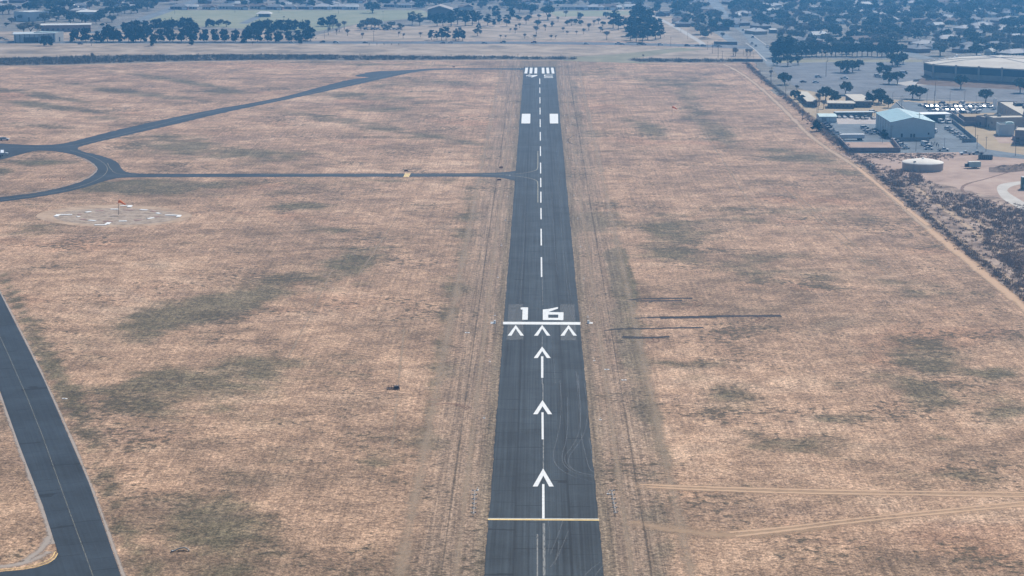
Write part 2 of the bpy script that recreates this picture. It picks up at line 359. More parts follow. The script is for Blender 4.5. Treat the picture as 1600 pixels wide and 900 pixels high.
def ground():
    xs = np.concatenate([np.linspace(-8000, -700, 12)[:-1], np.arange(-700, 701, 3.5), np.linspace(700, 8000, 12)[1:]])
    ys = np.concatenate([np.linspace(-6000, 330, 10)[:-1], np.arange(330, 900, 3.0), np.arange(900, 1650, 5.0), np.arange(1650, 2700, 15), np.linspace(2700, 9000, 12)])
    X, Y = np.meshgrid(xs, ys); nx, ny = len(xs), len(ys)
    V = np.stack([X.ravel(), Y.ravel(), np.zeros(nx*ny)], 1)
    i = np.arange(nx*ny).reshape(ny, nx); F = np.stack([i[:-1, :-1].ravel(), i[:-1, 1:].ravel(), i[1:, 1:].ravel(), i[1:, :-1].ravel()], 1)
    me = bpy.data.meshes.new('ground'); me.vertices.add(len(V)); me.vertices.foreach_set('co', V.astype(np.float32).ravel())
    me.loops.add(F.size); me.loops.foreach_set('vertex_index', F.astype(np.int32).ravel()); me.polygons.add(len(F))
    me.polygons.foreach_set('loop_start', np.arange(0, F.size, 4, dtype=np.int32)); me.polygons.foreach_set('loop_total', np.full(len(F), 4, np.int32)); me.update()
    Yc = V[:, 1]*CT + CAM_H*ST; ok = Yc > 50; Yc = np.where(ok, Yc, 1e9)
    px = 800 + FPX*V[:, 0]/Yc; py = 450 + FPX*(-V[:, 1]*ST + CAM_H*CT)/Yc
    def blob(L):
        a = np.zeros(len(V))
        for x, y, rx, ry, tl, st in L:
            dx = (px - x)/1.12; dy = (py - y)/1.12 - tl*dx; a = np.maximum(a, st*np.exp(-((dx/rx)**2 + (dy/ry)**2)*.8))
        return a
    a = blob(PATCH)
    for x0, y0, x1, y1, hw, st in BAND:
        L2 = (x1 - x0)**2 + (y1 - y0)**2; tt = np.clip(((px - x0)*(x1 - x0) + (py - y0)*(y1 - y0))/L2, 0, 1)
        d = np.hypot(px - x0 - tt*(x1 - x0), py - y0 - tt*(y1 - y0)); a = np.maximum(a, st*np.exp(-(d/hw)**4))
    outer = np.where((V[:, 1] > G(0, 60).y) | ((px > 1140) & (py < 92)) | ((px > 1175 + (py - 98)*.75) & (py < 150) & (px > 1180)), 1.0, 0.0)
    col = np.stack([a*ok, blob(SAND)*ok, outer, np.ones(len(V))], 1).astype(np.float32)
    at = me.color_attributes.new('patch', 'FLOAT_COLOR', 'POINT'); at.data.foreach_set('color', col.ravel())
    me.materials.append(ground_material()); o = bpy.data.objects.new('ground', me); C.objects.link(o); struct(o)
ground()

ASPH = (.040, .058, .078)
M_rw = asphalt_material('runway_asphalt', (.027, .036, .042), True)
M_tw = asphalt_material('taxiway_asphalt', (.024, .035, .046))
M_white = paint_material('white_road_paint', (.74, .75, .72), .39)
M_worn = paint_material('thin_white_line_paint', (.50, .50, .46), .47, .45)
M_yel = paint_material('yellow_road_paint', (.85, .60, .22), .38)
M_yelw = paint_material('faded_yellow_line_paint', (.45, .42, .30), .44, .7)

def local_sheet(name, quads, z, m, origin, rz):
    """pavement with its own frame, so that the asphalt pattern runs along it"""
    inv = Matrix.Rotation(-rz, 4, 'Z'); V = []; F = []
    for p in quads: k = len(V); V += [inv @ (Vector((a.x, a.y, 0)) - origin) for a in p]; F.append(tuple(range(k, k + len(p))))
    o = link_mesh(name, V, F, m); o.location = (origin.x, origin.y, z); o.rotation_euler = (0, 0, rz); return struct(o)
S_END = rs(843, 104.3)[0]; S0 = -330.0
edge = []
WA = [0, 0]
def wa_(k):
    WA[k] = WA[k]*.8 + random.uniform(-.05, .05); return WA[k] + random.uniform(-.10, .07)
N_E = 700
for i in range(N_E + 1):
    s = S0 + (S_END - S0)*i/N_E; edge.append((s, 11.43 + wa_(0), 11.43 + wa_(1)))
quads = [[RW(a[0], -a[1]), RW(a[0], a[2]), RW(b[0], b[2]), RW(b[0], -b[1])] for a, b in zip(edge, edge[1:])]
local_sheet('runway', quads, .060, M_rw, R0, RANG)
TX = [(-90, 221), (0, 224), (25, 225.8), (65, 227), (95, 225), (110, 222), (175, 205), (250, 188), (325, 172.5), (400, 160), (450, 150), (500, 135.8), (550, 123.4), (578, 120.9), (576, 120.7), (554, 119.3), (556, 117.6), (584, 111.4), (617, 110.8), (640, 109.3), (670, 107.5), (700, 106.8), (800, 106.8), (823, 106.2), (822, 109.5), (800, 108.8), (687, 108.5), (650, 112), (612, 120), (550, 134), (475, 150), (400, 165.5), (350, 176), (275, 194), (200, 211), (150, 222.5), (125, 228.8), (120, 232.5), (130, 237.5), (150, 241), (172, 247.5), (185, 255), (191, 265.5), (200, 270), (225, 271.8), (400, 271.3), (742, 271), (776, 270), (800, 268), (816, 265.5), (812, 284.5), (803, 282.2), (792, 279.4), (776, 277), (742, 276), (400, 276.5), (212, 277), (185, 278), (165, 282.5), (140, 291), (110, 298.8), (60, 308), (0, 315.8), (-90, 326), (-90, 318), (0, 308.3), (62, 301), (105, 291), (135, 281), (150, 271), (153, 263.8), (150, 258.8), (140, 251), (120, 243), (95, 237.5), (65, 235), (50, 236.5), (20, 245), (0, 250), (-90, 268)]
sheet('taxiway_loop', TX, .048, M_tw, smooth=1, rag=.35)
TA, TB = G(0, 525), G(145.5, 900); TD = (TB - TA).normalized(); TANG = math.atan2(-TD.x, TD.y)
left = [(-180, 330), (-60, 535), (0, 611), (30, 695), (67, 790), (85, 846)] + [(89, 858), (90.5, 866), (86, 874), (76, 881), (58, 887), (35, 891), (0, 894), (-60, 897), (-60, 1010), (235, 1010)]
right = [(189, 900), (139, 755.5), (67.8, 591.7), (0, 458), (-60, 350), (-110, 262)]
poly = [G(*a) for a in left + right]
w_ = [Vector((a.x, a.y, 0)) for a in poly]; tri = tessellate_polygon([w_])
quads = []
for a, b, c in tri:
    q = [w_[a], w_[b], w_[c]]
    if (q[1] - q[0]).cross(q[2] - q[0]).z < 0: q.reverse()
    quads.append(q)
local_sheet('parallel_taxiway', quads, .052, M_tw, TA, TANG)

# painted markings: every figure, bar and arrow lies flat on the asphalt as in the survey
Z3 = lambda pts: zoom(770, 470, 6.925, pts)
A3 = lambda pts: zoom(700, 600, 3.0, pts)
F6 = lambda pts: zoom(780, 90, 6.92, pts)
def paint(name, polys, z, m, parent=None):
    V, F = [], []
    for p in polys:
        w_ = [G(*a) for a in p]; w_ = [Vector((a.x, a.y, z)) for a in w_]
        for a, b, c in tessellate_polygon([w_]):
            nz = (w_[b] - w_[a]).cross(w_[c] - w_[a]).z; k = len(V); V += [w_[a], w_[b], w_[c]]; F.append((k, k + 1, k + 2) if nz > 0 else (k, k + 2, k + 1))
    return struct(link_mesh(name, V, F, m))
ZM = .085
old = patchy('ground_off_paint', [(.35, (.09, .098, .102)), (.55, (.135, .138, .135)), (.7, (.20, .195, .18))], .5, 3)
def scar_material():
    n = NT('scraped_paint_scar'); t, s, p = runway_frame(n)
    v = n.math('ADD', n.math('MULTIPLY', n.noise(n.scale(p, (3, .6, 1)), 1, 5, .7), .6), n.math('MULTIPLY', n.noise(p, .5, 5, .7), .4))
    return n.done((.26, .255, .24), .9, alpha=n.ss(v, .36, .66, .12, .48))
M_scar = scar_material()
paint('scraped_paint_patch', [Z3([(172, 40), (328, 38), (330, 420), (150, 428)]), Z3([(728, 40), (885, 42), (905, 430), (735, 430)])], .072, M_scar)
paint('runway_number', [Z3([(299, 80), (322, 74), (382, 74), (378, 208), (318, 208), (322, 97), (304, 97)])], ZM, M_white)
six = [Z3([(541, 97), (600, 91), (600, 210), (541, 210)]), Z3([(600, 91), (706, 70), (705, 87), (600, 124)]), Z3([(600, 124), (765, 127), (765, 152), (600, 152)]), Z3([(708, 152), (765, 152), (764, 187), (708, 187)]), Z3([(600, 187), (764, 187), (763, 212), (600, 210)])]
paint('runway_number', six, ZM, M_white)
paint('threshold_bar', [Z3([(111, 230), (949, 233), (949, 262), (111, 257)])], ZM, M_white)
for cx in (248, 534, 820):
    d = cx - 534
    paint('chevron_marking', [Z3([(534 + d, 265), (623 + d, 380), (585 + d, 380), (534 + d, 303), (488 + d, 380), (446 + d, 380)])], ZM, M_white)
paint('centreline_arrow', [Z3([(534, 498), (627, 622), (585, 622), (534, 546), (487, 622), (443, 622)]), Z3([(522, 604), (547, 604), (547, 836), (523, 836)])], ZM, M_white)
paint('centreline_arrow', [A3([(443, 77), (488, 143), (468, 143), (443, 106), (420, 143), (399, 143)]), A3([(438, 134), (448, 134), (449, 261), (439, 261)])], ZM, M_white)
paint('centreline_arrow', [A3([(446, 397), (496, 482), (474, 482), (447, 431), (420, 482), (397, 482)]), A3([(441, 471), (452, 471), (453, 632), (441, 632)])], ZM, M_white)
paint('runway_start_line', [A3([(186, 633.5), (708, 637), (708, 642), (186, 639)])], ZM, M_yel)
paint('runway_start_line', [A3([(186, 630.5), (708, 633), (708, 635.5), (186, 632.5)])], ZM + .004, M_white)
for y0, y1 in [(122.9, 131.5), (137, 145.8), (152.1, 161.8), (168.5, 179), (186.4, 198.7), (206.6, 219.9), (228.9, 244.1), (254.4, 271.3), (278.2, 292.6), (299.8, 316.9), (325.3, 342.9), (357.8, 383.9), (402.1, 433.1)]:
    s1, _ = rs(845, y0); s0, _ = rs(845, y1)
    p = [P(*RW(s0, -.18)[:2]), P(*RW(s0, .32)[:2]), P(*RW(s1, .32)[:2]), P(*RW(s1, -.18)[:2])]
    paint('centreline_dash', [p], ZM, M_white)
for a, b in ((272, 303), (326, 356), (380, 410), (462, 492), (514, 544), (568, 598)):
    k = 435; paint('threshold_stripe', [F6([(k + (a - k)*.93, 110), (k + (b - k)*.93, 110), (b, 173), (a, 173)])], ZM, M_white)
paint('runway_number', [F6([(289, 194), (412, 189), (412, 197), (352, 216), (340, 210), (352, 203), (375, 198), (289, 201)]), F6([(312, 186), (340, 186), (340, 206), (316, 206)])], ZM, M_white)
paint('runway_number', [F6([(485, 187), (581, 187), (581, 192), (494, 192), (498, 200), (581, 203.5), (581, 208), (490, 206), (485, 200)]), F6([(485, 215), (583, 215), (583, 220), (484, 220)])], ZM, M_white)
for q in ([(245, 609), (338, 609), (335, 713), (240, 713)], [(545, 609), (636, 609), (638, 713), (548, 713)]): paint('aiming_point_marking', [F6(q)], ZM, M_white)
R1 = lambda pts: zoom(780, 190, 6.43, pts)
strips('taxi_lead_line', [(R1([(389, 298), (389, 400), (389, 465), (375, 490), (310, 508), (240, 520), (160, 527), (0, 535), (-800, 538), (-1600, 536), (-2400, 534)]), .35), (R1([(389, 815), (389, 700), (389, 605), (370, 592), (330, 575), (260, 560), (160, 549), (60, 540)]), .35)], M_yelw, .080)
strips('worn_centre_joint', [([rs_ for rs_ in A3([(445, 0), (445, 78)])], .22), (A3([(447, 262), (447, 398)]), .22), (A3([(449, 655), (451, 900)]), .5), (Z3([(536, 385), (534, 500)]), .14), (Z3([(534, 840), (535, 905)]), .2), (zoom(780, 320, 6.43, [(432, 740), (438, 1010)]), .1)], M_worn, .078, sm=0)
strips('thin_white_line', [(A3([(419, 706), (419, 900), (419, 1000)]), .28)], M_worn, .080, sm=0)
M_skid = track_material('pale_tyre_scuff', (.22, .235, .24), (.30, .31, .31), .36, .42)
strips('tyre_scuff', [(A3(p), .34) for p in (
    [(525, -20), (532, 100), (525, 200), (505, 280), (492, 330), (500, 375), (530, 405), (575, 430), (640, 450), (690, 462)],
    [(560, 60), (563, 180), (555, 270), (535, 325), (535, 365), (560, 400), (610, 425), (690, 440)],
    [(600, -60), (620, 60), (622, 180), (605, 260), (570, 310), (545, 340), (550, 375), (590, 410), (690, 432)],
    [(640, 0), (655, 120), (648, 210), (620, 270), (580, 320), (560, 360), (575, 395), (620, 420), (688, 430)],
    [(612, -40), (618, 100), (622, 240), (645, 330), (660, 400), (690, 418)], [(660, 250), (672, 320), (690, 360)],
    [(540, 640), (520, 700), (495, 760), (480, 800)], [(565, 690), (540, 750), (510, 820), (480, 860)], [(470, 640), (478, 720), (470, 790)], [(640, 900), (670, 870), (715, 835)], [(520, 740), (515, 790), (500, 850)], [(690, 900), (712, 870), (730, 850)])], M_skid, .074)
strips('tyre_scuff', [([(870, 225), (873, 300), (880, 400), (893, 500)], .3), ([(873, 225), (876, 300), (884, 400), (897, 500)], .25), ([(862, 300), (866, 380), (871, 430)], .3), ([(858, 470), (863, 540), (868, 600)], .3), ([(901, 585), (904, 640)], .3), ([(822, 300), (818, 400), (812, 480)], .25)], M_skid, .074)
# taxiway lines
M_yelf = paint_material('very_faded_yellow_line', (.40, .38, .28), .47, .42)
strips('taxiway_centreline', [([(-60, 400), (0, 525), (56, 652), (100, 776), (145.5, 900), (180, 1000)], .16)], M_yelf, .066, sm=1)
strips('taxiway_edge_line', [([(-60, 897), (0, 893), (35, 890), (58, 886), (76, 880), (86, 873), (90, 865)], .18), ([(-60, 895), (0, 890.5), (34, 887.5), (55, 883.5), (72, 877.5), (82, 871), (86.5, 862)], .18)], M_yel, .067, sm=1)
strips('taxiway_centreline', [([(-60, 230), (25, 230), (80, 231), (120, 227), (200, 208), (325, 174.5), (400, 163), (500, 143), (610, 116), (650, 110.5), (700, 107.7), (815, 107.7)], .2), ([(-60, 321), (60, 305), (120, 294), (158, 279), (170, 266), (163, 254), (140, 243), (110, 235)], .2), ([(215, 274), (180, 272), (171, 262), (168, 255)], .2)], M_yelw, .062)
hz = zoom(540, 240, 4.444, [(0, 0)])
for k in range(4):
    x = 405 + k*10; strips('hold_line', [(zoom(540, 240, 4.444, [(x + 12, 139), (x, 163)]), .55)], M_yel, .068, sm=0)

# dirt roads, ruts and burnt streaks
M_sand = track_material('sandy_track', (.56, .41, .28), (.40, .29, .20), .9, .38)
M_sand2 = track_material('faint_sandy_track', (.64, .43, .27), (.52, .35, .225), .9, .26)
M_dk = track_material('dark_rut', (.13, .10, .07), (.19, .15, .11), .55, .55); M_soft = track_material('soft_worn_lane', (.48, .36, .25), (.38, .29, .20), .5, .5)
M_burn = track_material('burnt_streak', (.045, .043, .045), (.075, .07, .068), .92, .32)
M_red = track_material('red_turned_earth', (.20, .09, .06), (.26, .14, .09), .8, .35)
per = [(1130, 100.2), (1142, 105), (1170, 122), (1200, 147), (1225, 171), (1247, 193), (1255, 203), (1282, 225), (1312, 244), (1340, 262), (1362, 280), (1385, 300), (1420, 331), (1450, 357), (1505, 403), (1550, 440), (1592, 474), (1660, 532)]
def off(pts, m_):  # sideways in metres
    return [(x + m_*M(y), y) for x, y in pts]
strips('perimeter_track', [(off(per, -1.0), .9), (off(per, .9), .9), (off(per, -.1), 5.5)], M_sand, .022)
strips('perimeter_track', [([(1450, 357), (1480, 381), (1520, 414), (1560, 446), (1600, 480), (1680, 545)], 5.5), ([(1340, 262), (1400, 312), (1450, 352)], 3)], M_sand2, .026)
strips('north_perimeter_track', [([(-80, 106), (0, 104.3), (100, 102), (200, 99), (310, 96), (400, 95), (545, 95.3), (700, 94.6), (820, 93.9), (920, 94.6), (985, 98), (1060, 99.8), (1130, 100.2), (1150, 100)], 12)], M_sand, .022)
strips('link_track', [([(679, 95.5), (676, 101), (668, 107)], 3)], M_sand, .024, sm=0)
cross = [[(1000, 757), (1100, 761), (1250, 765), (1400, 768), (1640, 770)], [(1010, 761), (1110, 766), (1260, 771), (1420, 773), (1640, 777)], [(1150, 838), (1230, 829), (1340, 815), (1480, 801), (1640, 786)], [(1140, 832), (1220, 825), (1330, 811), (1470, 797), (1640, 780)]]
strips('cross_track', [(p, 1.5) for p in cross], M_sand2, .026)
strips('cross_track', [([(985, 815), (1060, 830), (1150, 838), (1230, 829), (1300, 822)], 9), ([(990, 760), (1120, 764), (1300, 770), (1640, 774)], 9), ([(1150, 836), (1300, 818), (1640, 784)], 9)], track_material('disturbed_sand', (.56, .38, .24), (.44, .31, .20), .6, .5), .021)
strips('dirt_rut', [([RW(s, t) [:2] for s in range(-260, 900, 20)], wd) for t, wd in ((-19.6, 1.1), (20.5, 1.0))], M_dk, .020, px=False, sm=0)
strips('pale_rut', [([RW(s, t) [:2] for s in range(-260, 1000, 20)], wd) for t, wd in ((-27.5, 6.0), (28, 5.5), (-16.8, 3.2), (16.8, 3.2))], M_soft, .018, px=False, sm=0)
Zb = lambda pts: zoom(900, 430, 4.571, pts)
strips('burnt_streak', [(Zb([(380, 178), (450, 170), (560, 167), (700, 166), (830, 164)]), (2, 3.2)), (Zb([(430, 185), (560, 184), (760, 182)]), 2.4), (Zb([(420, 307), (540, 302), (640, 300), (860, 297), (1100, 292), (1300, 291), (1465, 290)]), (2.2, 5.0)), (Zb([(600, 305), (860, 302), (1000, 299)]), 5), (Zb([(200, 395), (330, 382), (540, 382), (700, 377), (910, 374)]), (1.8, 3.2)), (Zb([(330, 440), (430, 447), (540, 446), (670, 440)]), 3.2)], M_burn, .030)
strips('dirt_rut', [(Zb([(800, 185), (850, 195), (860, 210), (820, 225), (720, 238), (560, 240)]), .5), (Zb([(860, 185), (900, 198), (900, 212), (850, 232), (780, 240)]), .5), (Zb([(1290, 295), (1315, 310), (1300, 325), (1240, 340)]), .5), (Zb([(1320, 300), (1345, 312), (1330, 330), (1280, 340)]), .5), (Zb([(545, 450), (560, 465), (540, 478), (500, 480)]), .5), (Zb([(580, 448), (600, 465), (570, 482), (520, 486)]), .5), (Zb([(880, 300), (890, 320), (850, 340)]), .4)], M_red, .028)
Zc = lambda pts: zoom(560, 570, 6.667, pts)
strips('dirt_rut', [(Zc(p), .45) for p in ([(580, 350), (650, 350), (690, 345), (760, 360), (840, 370), (890, 375)], [(620, 435), (700, 415), (800, 402), (900, 400), (1000, 403), (1080, 425), (1140, 460)], [(650, 440), (760, 425), (860, 408), (960, 408), (1060, 430), (1130, 470)], [(1000, 405), (1100, 418), (1180, 455)], [(580, 470), (660, 475)])], M_red, .028)
Zl = lambda pts: zoom(0, 200, 4, pts)
strips('dirt_rut', [(Zl(p), .5) for p in ([(310, 305), (280, 315), (275, 328), (310, 335)], [(325, 308), (300, 318), (298, 328), (320, 333)], [(400, 295), (375, 310), (380, 328), (405, 332)], [(415, 300), (390, 315), (395, 328), (412, 330)])], M_red, .028)
strips('dirt_rut', [([(905, 228), (890, 224), (886, 218), (898, 210), (930, 203), (985, 200)], 2.2), ([(980, 812), (1130, 815), (1400, 812)], .5), ([(775, 809), (700, 812), (640, 813)], .5), ([(780, 505), (700, 506)], .4)], M_dk, .026)
strips('pale_rut', [([(x0, y0), (x0 + dx, y0 - dy)], 1.6) for x0, y0, dx, dy in ((560, 430, 60, 90), (612, 700, 20, 190), (450, 560, 70, 140), (1390, 430, -150, 130), (1350, 410, -130, 120), (1180, 330, -90, 140))], M_soft, .019, sm=0)
# gravel verges of the parallel taxiway
strips('gravel_verge', [([(-60, 352), (2, 458), (70, 592), (142, 755), (193, 900), (225, 990)], 1.4), ([(0, 615), (31, 700), (66, 795), (84, 850)], 2.0), ([(-60, 891), (0, 886), (45, 879), (78, 862)], 3.6), ([(40, 876), (66, 858), (78, 838)], 3.0)], track_material('pale_gravel', (.46, .40, .34), (.36, .30, .25), .85, .4), .030)
rim = [(0, 307), (62, 299.5), (105, 289.5), (135, 279.5), (149, 270), (152, 264), (149, 259), (139, 252), (119, 244)]
strips('gravel_verge', [(rim, 2.2), ([(120, 232), (132, 238.8), (170, 247), (184, 255.5), (190, 266), (200, 270.8)], 1.6)], track_material('pale_gravel_rim', (.44, .38, .32), (.36, .30, .25), .75, .4), .046)

# ------------------------------------------------------------------ land beyond the field
M_pale = patchy('pale_dry_field', [(.40, (.19, .155, .115)), (.5, (.33, .255, .185)), (.60, (.45, .36, .27))], .03)
M_park = patchy('park_dry_grass', [(.40, (.21, .17, .12)), (.5, (.34, .265, .19)), (.60, (.44, .345, .25))], .04)
M_sport = patchy('sports_field_grass', [(.35, (.20, .215, .13)), (.5, (.26, .26, .16)), (.68, (.34, .31, .20))], .03)
M_grn = patchy('ditch_grass', [(.35, (.17, .16, .10)), (.5, (.24, .22, .14)), (.68, (.34, .29, .2))], .05)
M_road = asphalt_material('street_asphalt', (.095, .105, .115))
M_road2 = asphalt_material('pale_street_asphalt', (.14, .155, .16))
M_lot = asphalt_material('car_park_asphalt', (.115, .118, .125))
M_yard = asphalt_material('yard_asphalt', (.10, .125, .145))
M_conc = mat('concrete', (.42, .39, .34), .9, .12)
M_kerb = mat('kerb_concrete', (.50, .47, .42), .9, .1)
M_dirt = patchy('pinkish_dirt', [(.34, (.27, .19, .145)), (.5, (.40, .285, .22)), (.68, (.50, .38, .30))], .06)
M_scrubg = patchy('scrub_ground', [(.38, (.14, .105, .082)), (.48, (.26, .185, .14)), (.60, (.46, .35, .27))], .09, 1.0, bump=.8)
M_tan = patchy('tan_dry_lawn', [(.35, (.30, .23, .15)), (.5, (.39, .30, .19)), (.68, (.45, .35, .23))], .08)
M_pink = patchy('pale_concrete_pad', [(.35, (.36, .32, .29)), (.5, (.44, .39, .35)), (.68, (.50, .45, .41))], .1)
M_ditch = patchy('ditch_bed', [(.38, (.075, .07, .058)), (.5, (.14, .12, .095)), (.62, (.26, .22, .17))], .1, 1)
sheet('pale_field', [(-120, 68), (400, 68), (800, 69.5), (1000, 72), (1120, 75.5), (1200, 79), (1190, 95), (1050, 94), (800, 92), (540, 89), (-120, 93)], .02, M_pale)
sheet('ditch_grass_bank', [(880, 90), (960, 85), (1010, 80), (1060, 74.5), (1100, 77.5), (1050, 82), (985, 92), (1040, 95), (1000, 99), (880, 95)], .035, M_grn)
sheet('ditch', [(-120, 92), (30, 90), (150, 86.8), (400, 84.5), (530, 85.5), (600, 87.5), (800, 88.5), (900, 89.8), (900, 93.8), (800, 93.2), (540, 95), (400, 94.3), (250, 96.8), (100, 101.5), (-120, 104.5)], .045, M_ditch, rag=1.5)
sheet('ditch', [(1015, 90.5), (1080, 92), (1192, 93.4), (1190, 97), (1060, 98), (1000, 97), (975, 93.5)], .05, M_ditch, rag=1.5)
sheet('park', [(470, 63.8), (560, 37), (640, 41), (780, 30), (870, 18), (1020, 14), (1075, 35), (1160, 69.5), (1000, 64.5), (800, 63.6)], .02, M_park)
sheet('sports_field', [(225, 27), (262, 16), (660, 16), (680, 25), (560, 37), (490, 50), (300, 41), (245, 36)], .03, M_sport)
sheet('sports_field', [(855, 17.5), (1000, 16.5), (1010, 21), (960, 25), (870, 26)], .03, M_sport)
sheet('rough_lot', [(-60, 50), (200, 46), (420, 48), (480, 63.5), (-60, 65)], .02, M_pale)
sheet('road', [(-200, 63.9), (400, 64.5), (800, 64.8), (1000, 67), (1120, 70.2), (1215, 73.5), (1205, 77.3), (1120, 74.6), (1000, 71), (800, 68.8), (400, 68.2), (-200, 67.8)], .055, M_road)
strips('kerb', [([(-200, 68), (400, 68.4), (800, 69), (1000, 71.3), (1120, 75), (1195, 78)], .8), ([(-200, 63.7), (400, 64.3), (800, 64.6), (1000, 66.8), (1120, 70), (1150, 71.2)], .8)], M_kerb, .15, sm=1)
strips('path', [([(800, 67), (832, 60), (825, 55), (850, 50)], 2.5), ([(478, 60), (530, 48), (550, 40)], 6)], M_pale, .03, sm=1)
sheet('open_strip', [(1015, 24), (1032, 22), (1100, 58), (1150, 70.5), (1010, 66), (1040, 50)], .035, M_park)
strips('side_street', [([(1008, 14), (1020, 24), (1062, 46), (1095, 66), (1100, 71)], 5)], M_conc, .05, sm=0)
sheet('avenue', [(1106, -4), (1118, -4), (1140, 24), (1146, 34), (1164, 46), (1187, 64), (1204, 80), (1216, 104), (1200, 104), (1176, 74), (1160, 52), (1140, 38), (1122, 20), (1106, 4)], .058, M_road2)
strips('avenue_kerb', [([(1165, 67), (1180, 78), (1198, 96)], .8), ([(1163, 46), (1185, 62), (1197, 70)], .8)], M_kerb, .16, sm=0)
strips('diagonal_street', [([(195, 40), (240, 24), (285, 8), (330, -6)], 14), ([(145, 52), (162, 46), (195, 40)], 12), ([(380, 37), (402, 27)], 9)], M_road2, .05, sm=0)
strips('suburb_street', [([(1098, 34), (1135, 58), (1150, 68)], 9), ([(1255, 88.5), (1320, 89.5), (1390, 90)], 10), ([(1405, 72), (1425, 86), (1450, 92)], 14)], M_road2, .05, sm=0)
LOT = [(1208, 109), (1215, 99), (1300, 97.5), (1440, 97.5), (1470, 118), (1430, 131), (1600, 140), (1760, 142), (1760, 163), (1560, 160), (1400, 156), (1300, 150), (1245, 137), (1218, 121)]
sheet('car_park', LOT, .045, M_lot, rag=.2)
sheet('car_park_verge', [(1208, 93), (1300, 92.8), (1440, 93.5), (1442, 97), (1300, 97), (1212, 98.6)], .05, M_grn)
strips('kerb', [([(1385, 152), (1470, 156), (1560, 160.5), (1740, 163.5)], 1.2), ([(1212, 98.9), (1300, 97.3), (1440, 97.3)], 1.0)], M_kerb, .15, sm=0)
strips('parking_bay_line', [([(x, y), (x + 3.0, y - 1.7)], .25) for y in (108, 121, 131) for x in range(1345 if y == 121 else 1300, 1352 if y == 108 else 1400, 7)], M_worn, .062, sm=0)
sheet('walkway', [(1398, 130), (1440, 124), (1452, 133), (1432, 134), (1415, 134)], .07, M_conc)
sheet('compound_ground', [(1233, 152), (1245, 140), (1400, 156), (1560, 160), (1760, 166), (1760, 250), (1600, 247), (1500, 236), (1345, 240), (1308, 222), (1280, 192)], .03, M_tan)
sheet('yard', [(1282, 194), (1300, 187), (1368, 190), (1400, 160), (1420, 158.5), (1455, 163), (1560, 165), (1560, 176), (1495, 178), (1500, 202), (1530, 224), (1540, 233), (1600, 242), (1760, 252), (1760, 256), (1600, 248.5), (1545, 244), (1500, 238), (1345, 240), (1306, 218)], .05, M_yard)
sheet('concrete_pad', [(1306, 182), (1368, 182), (1369, 194), (1309, 194)], .065, M_pink)
sheet('access_lane', [(1402, 158), (1410, 156), (1430, 176), (1440, 190), (1425, 190)], .066, M_yard)
sheet('lawn', [(1500, 197), (1545, 197), (1556, 208), (1580, 214), (1600, 228), (1600, 240), (1540, 231), (1528, 223), (1506, 206)], .07, M_tan)
sheet('dirt_patch', [(1552, 213), (1582, 213), (1590, 224), (1562, 224)], .082, M_dirt)
sheet('dirt_yard', [(1312, 240), (1345, 239.5), (1500, 237), (1545, 243.5), (1600, 247.5), (1760, 254), (1760, 330), (1600, 330), (1480, 300), (1420, 292), (1395, 275), (1365, 262), (1335, 252)], .035, M_dirt)
sheet('scrub_ground', [(1300, 224), (1318, 240), (1345, 255), (1370, 268), (1410, 275), (1480, 290), (1600, 318), (1760, 330), (1760, 620), (1606, 474), (1475, 366), (1412, 316), (1375, 281), (1335, 251)], .04, M_scrubg, rag=1.2)
sheet('walled_dirt', [(1314, 222.5), (1392, 222), (1405, 237), (1330, 238)], .07, M_dirt)
sheet('curved_road', [(1556, 290), (1575, 285), (1640, 279), (1640, 284), (1590, 288), (1575, 294), (1573, 300), (1600, 316), (1640, 340), (1640, 350), (1600, 330), (1570, 314), (1560, 304)], .06, patchy('pale_caliche', [(.35, (.44, .40, .35)), (.5, (.52, .48, .42)), (.68, (.58, .54, .48))], .1), smooth=2)
strips('dirt_berm_line', [([(1600, 262), (1540, 280), (1510, 287), (1501, 295), (1510, 304), (1540, 312), (1560, 318)], 2.2)], track_material('red_soil_ridge', (.20, .12, .09), (.30, .20, .15), .85, .4), .05)
strips('scrub_path', [([(1425, 285), (1450, 310), (1490, 335), (1530, 370), (1600, 425), (1660, 470)], 5), ([(1400, 300), (1440, 325), (1500, 375), (1600, 455)], 3), ([(1500, 330), (1540, 352), (1580, 382), (1620, 410)], 5)], M_sand, .05)
sheet('segmented_circle_gravel', [(178.5 + 118*math.cos(a) + 4*math.cos(3*a), 337.5 + 17.5*math.sin(a)) for a in [2*math.pi*i/48 for i in range(48)]], .016, track_material('circle_rim_dirt', (.46, .35, .25), (.40, .30, .21), .0, .5) if False else patchy('circle_rim_dirt', [(.40, (.32, .22, .145)), (.5, (.43, .305, .205)), (.60, (.51, .37, .255))], .15), rag=2.2)
sheet('segmented_circle_gravel', [(182 + 98*math.cos(a), 338.3 + 13.2*math.sin(a)) for a in [2*math.pi*i/48 for i in range(48)]], .028, patchy('circle_gravel', [(.42, (.25, .19, .14)), (.5, (.36, .28, .21)), (.58, (.45, .36, .275))], .3), rag=1.6)

# ------------------------------------------------------------------ haze: the air between the drone and the town
hz = MB().box(-8100, 8100, -6100, 9100, -1.0, CAM_H + 4).build('haze', None); struct(hz, 'stuff')
hn = NT('haze'); pv = hn.n('ShaderNodeVolumePrincipled', {'Color': HAZE_COLOR, 'Density': HAZE_DENSITY, 'Anisotropy': 0.5})
hn.t.links.new(pv.outputs[0], hn.out.inputs['Volume']); hz.data.materials.append(hn.m)

